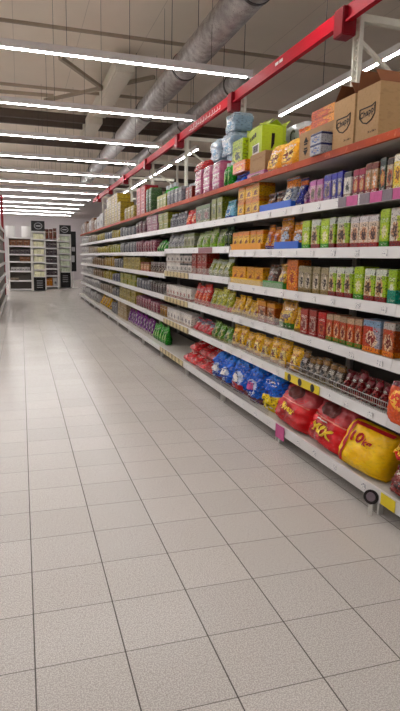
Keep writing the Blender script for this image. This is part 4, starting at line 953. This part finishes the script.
for q in range(2): pack('bottle', 'greenfoil', .10, .25, .1, (2.08, 5.80-.11*q+.02, TD), FACE, uniq('%s green bottle left of the blue bag, top deck' % ('left', 'right')[q]), 'bottle')
icel = ['lower', 'upper']
for j in range(3):
    pack('multipack', 'icewrap', .38, .45, .3, (2.36, 7.25-.42*j, TD), FACE, uniq('pale blue plastic wrapped bottle pack, %s from left, bottom layer' % ORD[j]), 'pack', 'pale blue bottle packs on the top deck')
for j in range(2):
    pack('multipack', 'icewrap', .40, .26, .28, (2.36, 7.0-.44*j, TD+.451), FACE, uniq('pale blue plastic wrapped bottle pack, %s from left, second layer' % ORD[j]), 'pack', 'pale blue bottle packs on the top deck')
pack('multipack', 'icewrap', .34, .20, .24, (2.37, 6.50, TD+.712), FACE, uniq('topmost pale blue plastic wrapped bottle pack of the pile'), 'pack', 'pale blue bottle packs on the top deck')
pack('multipack', 'bluewhite', .16, .5, .14, (2.33, 6.075, TD), FACE, uniq('tall light blue pack between the pale blue pile and green bottles'), 'pack')
for j in range(3):
    pack('multipack', 'pinkwrap', .315, .31, .22, (2.09, 6.80-.335*j, TD), FACE, uniq('pink wrapped roll pack, %s from left of three' % ORD[j]), 'pack', 'pink roll packs on the top deck')
sack('redjumble', .5, .14, .16, (2.13, 6.98, TD+.312), FACE, .1, 'red bag lying on top of the left pink pack', name='food_bag')
sack('limebag', .34, .2, .16, (2.36, 7.72, TD+.302), FACE, .1, 'small green bag lying on the pale grey bags', name='food_bag')
pack('carton', 'greypack', .60, .30, .22, (2.34, 7.75, TD), FACE, uniq('plain grey box under the small green bag'), 'box')
for j in range(2): pack('carton', 'redwhite', .14, .16, .18, (2.08, 7.24-.15*j, TD), FACE, uniq('%s red and white box beside the pink roll packs' % ('left', 'right')[j]), 'box')
for j in range(4): pack('multipack', 'greypack', .2, .21, .2, (2.08, 8.22-.21*j, TD), FACE, uniq('pale grey wrapped pack, %s from left, near the red boxes' % ORD[j]), 'pack', 'pale grey packs on the top deck')
for j in range(3): pack('carton', 'yellowgreen', .19, .2, .2, (2.08, 8.86-.2*j, TD), FACE, uniq('yellow green box, %s from left, before the tall green bottles' % ORD[j]), 'box')
for j in range(3): pack('bottle', 'greenfoil', .2, .46, .2, (2.34, 9.62-.24*j, TD), FACE, uniq('tall green bottle on the top deck, %s from left' % ORD[j]), 'bottle', 'tall green bottles on the top deck')
for j in range(2): pack('multipack', 'greenstack', .22, .40, .2, (2.09, 9.76-.24*j, TD), FACE, uniq('dark green stacked pack beside the red stack, %s' % ('left', 'right')[j]), 'pack')
for j in range(2): pack('carton', 'redstack', .36, .5, .24, (2.09, 10.48-.38*j, TD), FACE, uniq('tall red and pink box stack, %s of the pair' % ('left', 'right')[j]), 'box')
for j in range(3): pack('multipack', 'creamyellow', .34, .24, .22, (2.09, 11.84-.36*j, TD), FACE, uniq('cream yellow pack, %s from left, left of the red stacks' % ORD[j]), 'pack')
for j in range(3): pack('carton', 'bluewhite', .42, .46, .24, (2.42, 12.2-.45*j, TD), FACE, uniq('blue and white box behind the cream packs, %s from left' % ORD[j]), 'box')
for j in range(6):
    for q in range((2, 3, 3, 3, 3, 2)[j]):
        pack('carton', 'crate', .39, .22, .3, (2.09, 14.75-.415*j, TD+.2205*q), FACE, uniq('yellow crate on the top deck, %s column from left, %s layer' % (ORD[j], ('bottom', 'middle', 'top')[q])), 'crate', 'yellow crates stacked on the top deck')
for j in range(9):
    pack('carton' if j % 3 else 'multipack', ('beigepack', 'whitepack', 'brownbox')[j % 3] if j < 7 else 'whitepack', .60, .30+.04*(j % 3), .3, (2.09, 20.75-.65*j, TD), FACE, uniq('pale box at the far end of the top deck, %s from left' % ORD[j]), 'box', 'pale boxes at the far end of the top deck')

# ------------------------------------------------------------------ shelf run on the left edge, seen end-on
lg = thing('shelving_bay', uniq('shelf run at the left edge of the photo, seen almost edge-on'), 'shelf unit', (-.50, 13, 0))
build(MB().box(-.06, -.03, 0, 7, 0, 2.2), 'back_panel', M['back'], lg)
for z in (.16, .55, .9, 1.25, 1.6, 1.95, 2.25):
    s_ = build(MB().box(-.03, .0, 0, 7, z-.03, z), 'shelf', M['deck'], lg); build(MB().box(.0005, .02, 0, 7, z-.06, z+.004), 'price_rail', M['rail'], s_)
build(MB().box(-.08, .0, 6.94, 7.0, 0, 3.4), 'end_post', M['redbox'], lg)

# ------------------------------------------------------------------ shelving facing us at the end of the aisle
rg = random.Random(21)
def unit(name, label, x0, x1, Y, zs, top, mat):
    t = thing(name, uniq(label), 'shelf unit', ((x0+x1)/2, Y, 0)); hw = (x1-x0)/2
    build(MB().box(-hw, hw, .42, .44, 0, top), 'back_panel', M['back'] if mat != 'cream' else M['rail'], t)
    for s in (-1, 1): build(MB().box(s*hw-.02, s*hw+.02, 0, .42, 0, top), 'side_panel', M['white_metal'], t)
    for z in zs: build(MB().box(-hw+.021, hw-.021, -.01, .419, z-.05, z), 'shelf', M['rail'], t)
    return t
def fill(x0, x1, Y, z, n, h, style, desc, where, kind='carton'):
    p = (x1-x0)/n
    for j in range(n):
        pack(kind, style, p*.93, h*rg.uniform(.88, 1), .3, (x0+p*(j+.5), Y, z+.001), 0, uniq('%s, %s from left, %s' % (desc, ORD[j], where)), 'box', '%s, %s' % (desc, where), lod=False)
unit('shelving_bay', 'white shelf unit with white tubs on top, far left end of aisle', -.47, .42, 24.7, (.08, .44, .83, 1.22, 1.52, 1.86, 2.20), 2.198, 'w')
for j, x in enumerate((-.38, -.05, .2)):
    o = pack('can', 'plainwhite', .36, .46, .36, (x if j < 2 else .24, 24.72, 2.202), 0, uniq('large white round tub on the far shelf unit, %s from left' % ORD[j]), 'tub', name='white_tub', lod=False) if j != 1 else None
fill(-.43, .38, 24.72, 1.86, 3, .26, 'brownbox', 'brown box at the end of the aisle', 'highest shelf of unit')
fill(-.43, .38, 24.72, 1.52, 4, .20, 'darkbox', 'dark box at the end of the aisle', 'second highest shelf')
fill(-.05, .38, 24.72, 1.22, 2, .2, 'brownbox', 'brown box at the end of the aisle', 'third highest shelf')
fill(-.40, .36, 24.72, .83, 7, .17, 'whitepack', 'small white tub at aisle end', 'middle shelf')
fill(-.43, -.1, 24.72, .44, 2, .12, 'beigepack', 'low pale box at aisle end', 'second lowest shelf')
def stand(x0, x1, Y, ztop, zlow, style, header, low, lab, n):
    t = unit('display_stand', lab, x0, x1, Y, [zlow+(ztop-zlow)*q/6 for q in range(7)], ztop+.02, 'cream')
    hb_ = build(MB().box(-(x1-x0)/2+header[0], (x1-x0)/2+header[1], -.05, .0, header[2], header[3]), 'header_sign', M['black'], t)
    mb = MB(); K = 24; cz = (header[2]+header[3])/2; rw = (x1-x0)*.30; rh = (header[3]-header[2])*.30
    for q in range(K):
        a = 2*PI*q/K; b = 2*PI*(q+1)/K; mb.bar((rw*math.cos(a), -.053, cz+rh*math.sin(a)), (rw*math.cos(b), -.053, cz+rh*math.sin(b)), .01, .02)
    mb.box(-rw*.6, rw*.6, -.055, -.051, cz-.02, cz+.02)
    build(mb, 'sign_emblem', M['silver'], hb_)
    lb = build(MB().box(-(x1-x0)/2+low[0], (x1-x0)/2+low[1], -.04, .0, low[2], low[3]), 'lower_panel', M['black'], t)
    mb = MB()
    for q in range(4): mb.box(-.12, .12, -.043, -.041, low[3]-.16-.09*q, low[3]-.14-.09*q)
    build(mb, 'panel_lines', M['silver'], lb)
    for q in range(6):
        z = zlow+(ztop-zlow)*q/6
        fill(x0+.05, x1-.05, Y+.01, z, 4, (ztop-zlow)/6*.72, style, ('cream' if style == 'creamshelf' else 'mint green')+' pack', '%s level of %s stand' % (('lowest', 'second', 'third', 'fourth', 'fifth', 'highest')[q], 'cream' if style == 'creamshelf' else 'mint'))
stand(.465, .98, 24.7, 2.46, .60, 'creamshelf', (-.02, -.0, 2.47, 2.88), (.02, -.03, .04, .58), 'tall cream display stand with black header sign, aisle end', 4)
unit('shelving_bay', 'dark-stocked shelf unit between the two display stands, aisle end', 1.03, 1.60, 26.5, (.12, .60, .91, 1.16, 1.48, 1.82, 2.18), 2.22, 'w')
for l_, (z, h) in enumerate(((.60, .2), (.91, .18), (1.16, .22), (1.48, .24), (1.82, .26))):
    fill(1.06, 1.57, 26.52, z, 3, h, 'darkbox', 'dark pack between the stands', '%s stocked shelf' % ('lowest', 'second', 'third', 'fourth', 'highest')[l_])
fill(1.06, 1.34, 26.52, .12, 2, .36, 'amber', 'amber box between the stands', 'bottom shelf')
fill(1.36, 1.57, 26.52, .12, 1, .40, 'whitepack', 'white box between the stands', 'bottom shelf')
fill(1.05, 1.58, 26.52, 2.18, 3, .55, 'plantred', 'dark red pouch between the stands', 'unit top', 'pouch')
stand(1.68, 2.21, 27.0, 2.45, .76, 'mintshelf', (.04, .02, 2.46, 2.86), (.06, -.04, .04, .72), 'tall mint green display stand with black header sign, aisle end', 4)
bt = thing('banner_panel', uniq('tall dark panel beside the mint display stand'), 'banner', (2.38, 27.6, 0))
build(MB().box(-.13, .13, 0, .04, .76, 2.62), 'panel', M['black'], bt); build(MB().box(-.015, .015, 0, .03, 0, .76), 'panel_stand', M['white_metal'], bt)
build(MB().box(-.2, .2, -.1, .14, 0, .015) , 'foot_plate', M['white_metal'], bt)
mb = MB(); mb.box(-.08, .08, -.004, -.001, 1.7, 1.9); build(mb, 'panel_picture', M['silver'], bt); build(MB().box(-.09, .05, -.004, -.001, 1.2, 1.5), 'panel_picture', M['silver'], bt)

# ------------------------------------------------------------------ camera
yaw, pitch, roll, f = 0.307611296, -0.171370949, 0.0201054749, 562.33
fw = Vector((math.sin(yaw)*math.cos(pitch), math.cos(yaw)*math.cos(pitch), math.sin(pitch)))
r0 = Vector((math.cos(yaw), -math.sin(yaw), 0)); u0 = r0.cross(fw)
r1 = math.cos(roll)*r0 + math.sin(roll)*u0; u1 = -math.sin(roll)*r0 + math.cos(roll)*u0
cam = bpy.data.cameras.new('camera'); co = bpy.data.objects.new('camera', cam); COL.objects.link(co)
cam.sensor_fit = 'VERTICAL'; cam.sensor_height = 36.0; cam.lens = 36.0*f/711.0; cam.clip_end = 200
co.matrix_world = Matrix(((r1.x, u1.x, -fw.x, 0), (r1.y, u1.y, -fw.y, 0), (r1.z, u1.z, -fw.z, 1.5), (0, 0, 0, 1)))
SC.camera = co
w = bpy.data.worlds.new('world'); SC.world = w; w.use_nodes = True
w.node_tree.nodes['Background'].inputs[0].default_value = (.5, .48, .48, 1); w.node_tree.nodes['Background'].inputs[1].default_value = 0.0
SC.view_settings.view_transform = 'Standard'; SC.view_settings.look = 'None'; SC.view_settings.gamma = 1; SC.view_settings.use_curve_mapping = False
SC.view_settings.exposure = -0.06
SC.cycles.use_denoising = True
SC.cycles.max_bounces = 8; SC.cycles.diffuse_bounces = 4; SC.cycles.glossy_bounces = 3; SC.cycles.transparent_max_bounces = 12
SC.cycles.sample_clamp_indirect = 6
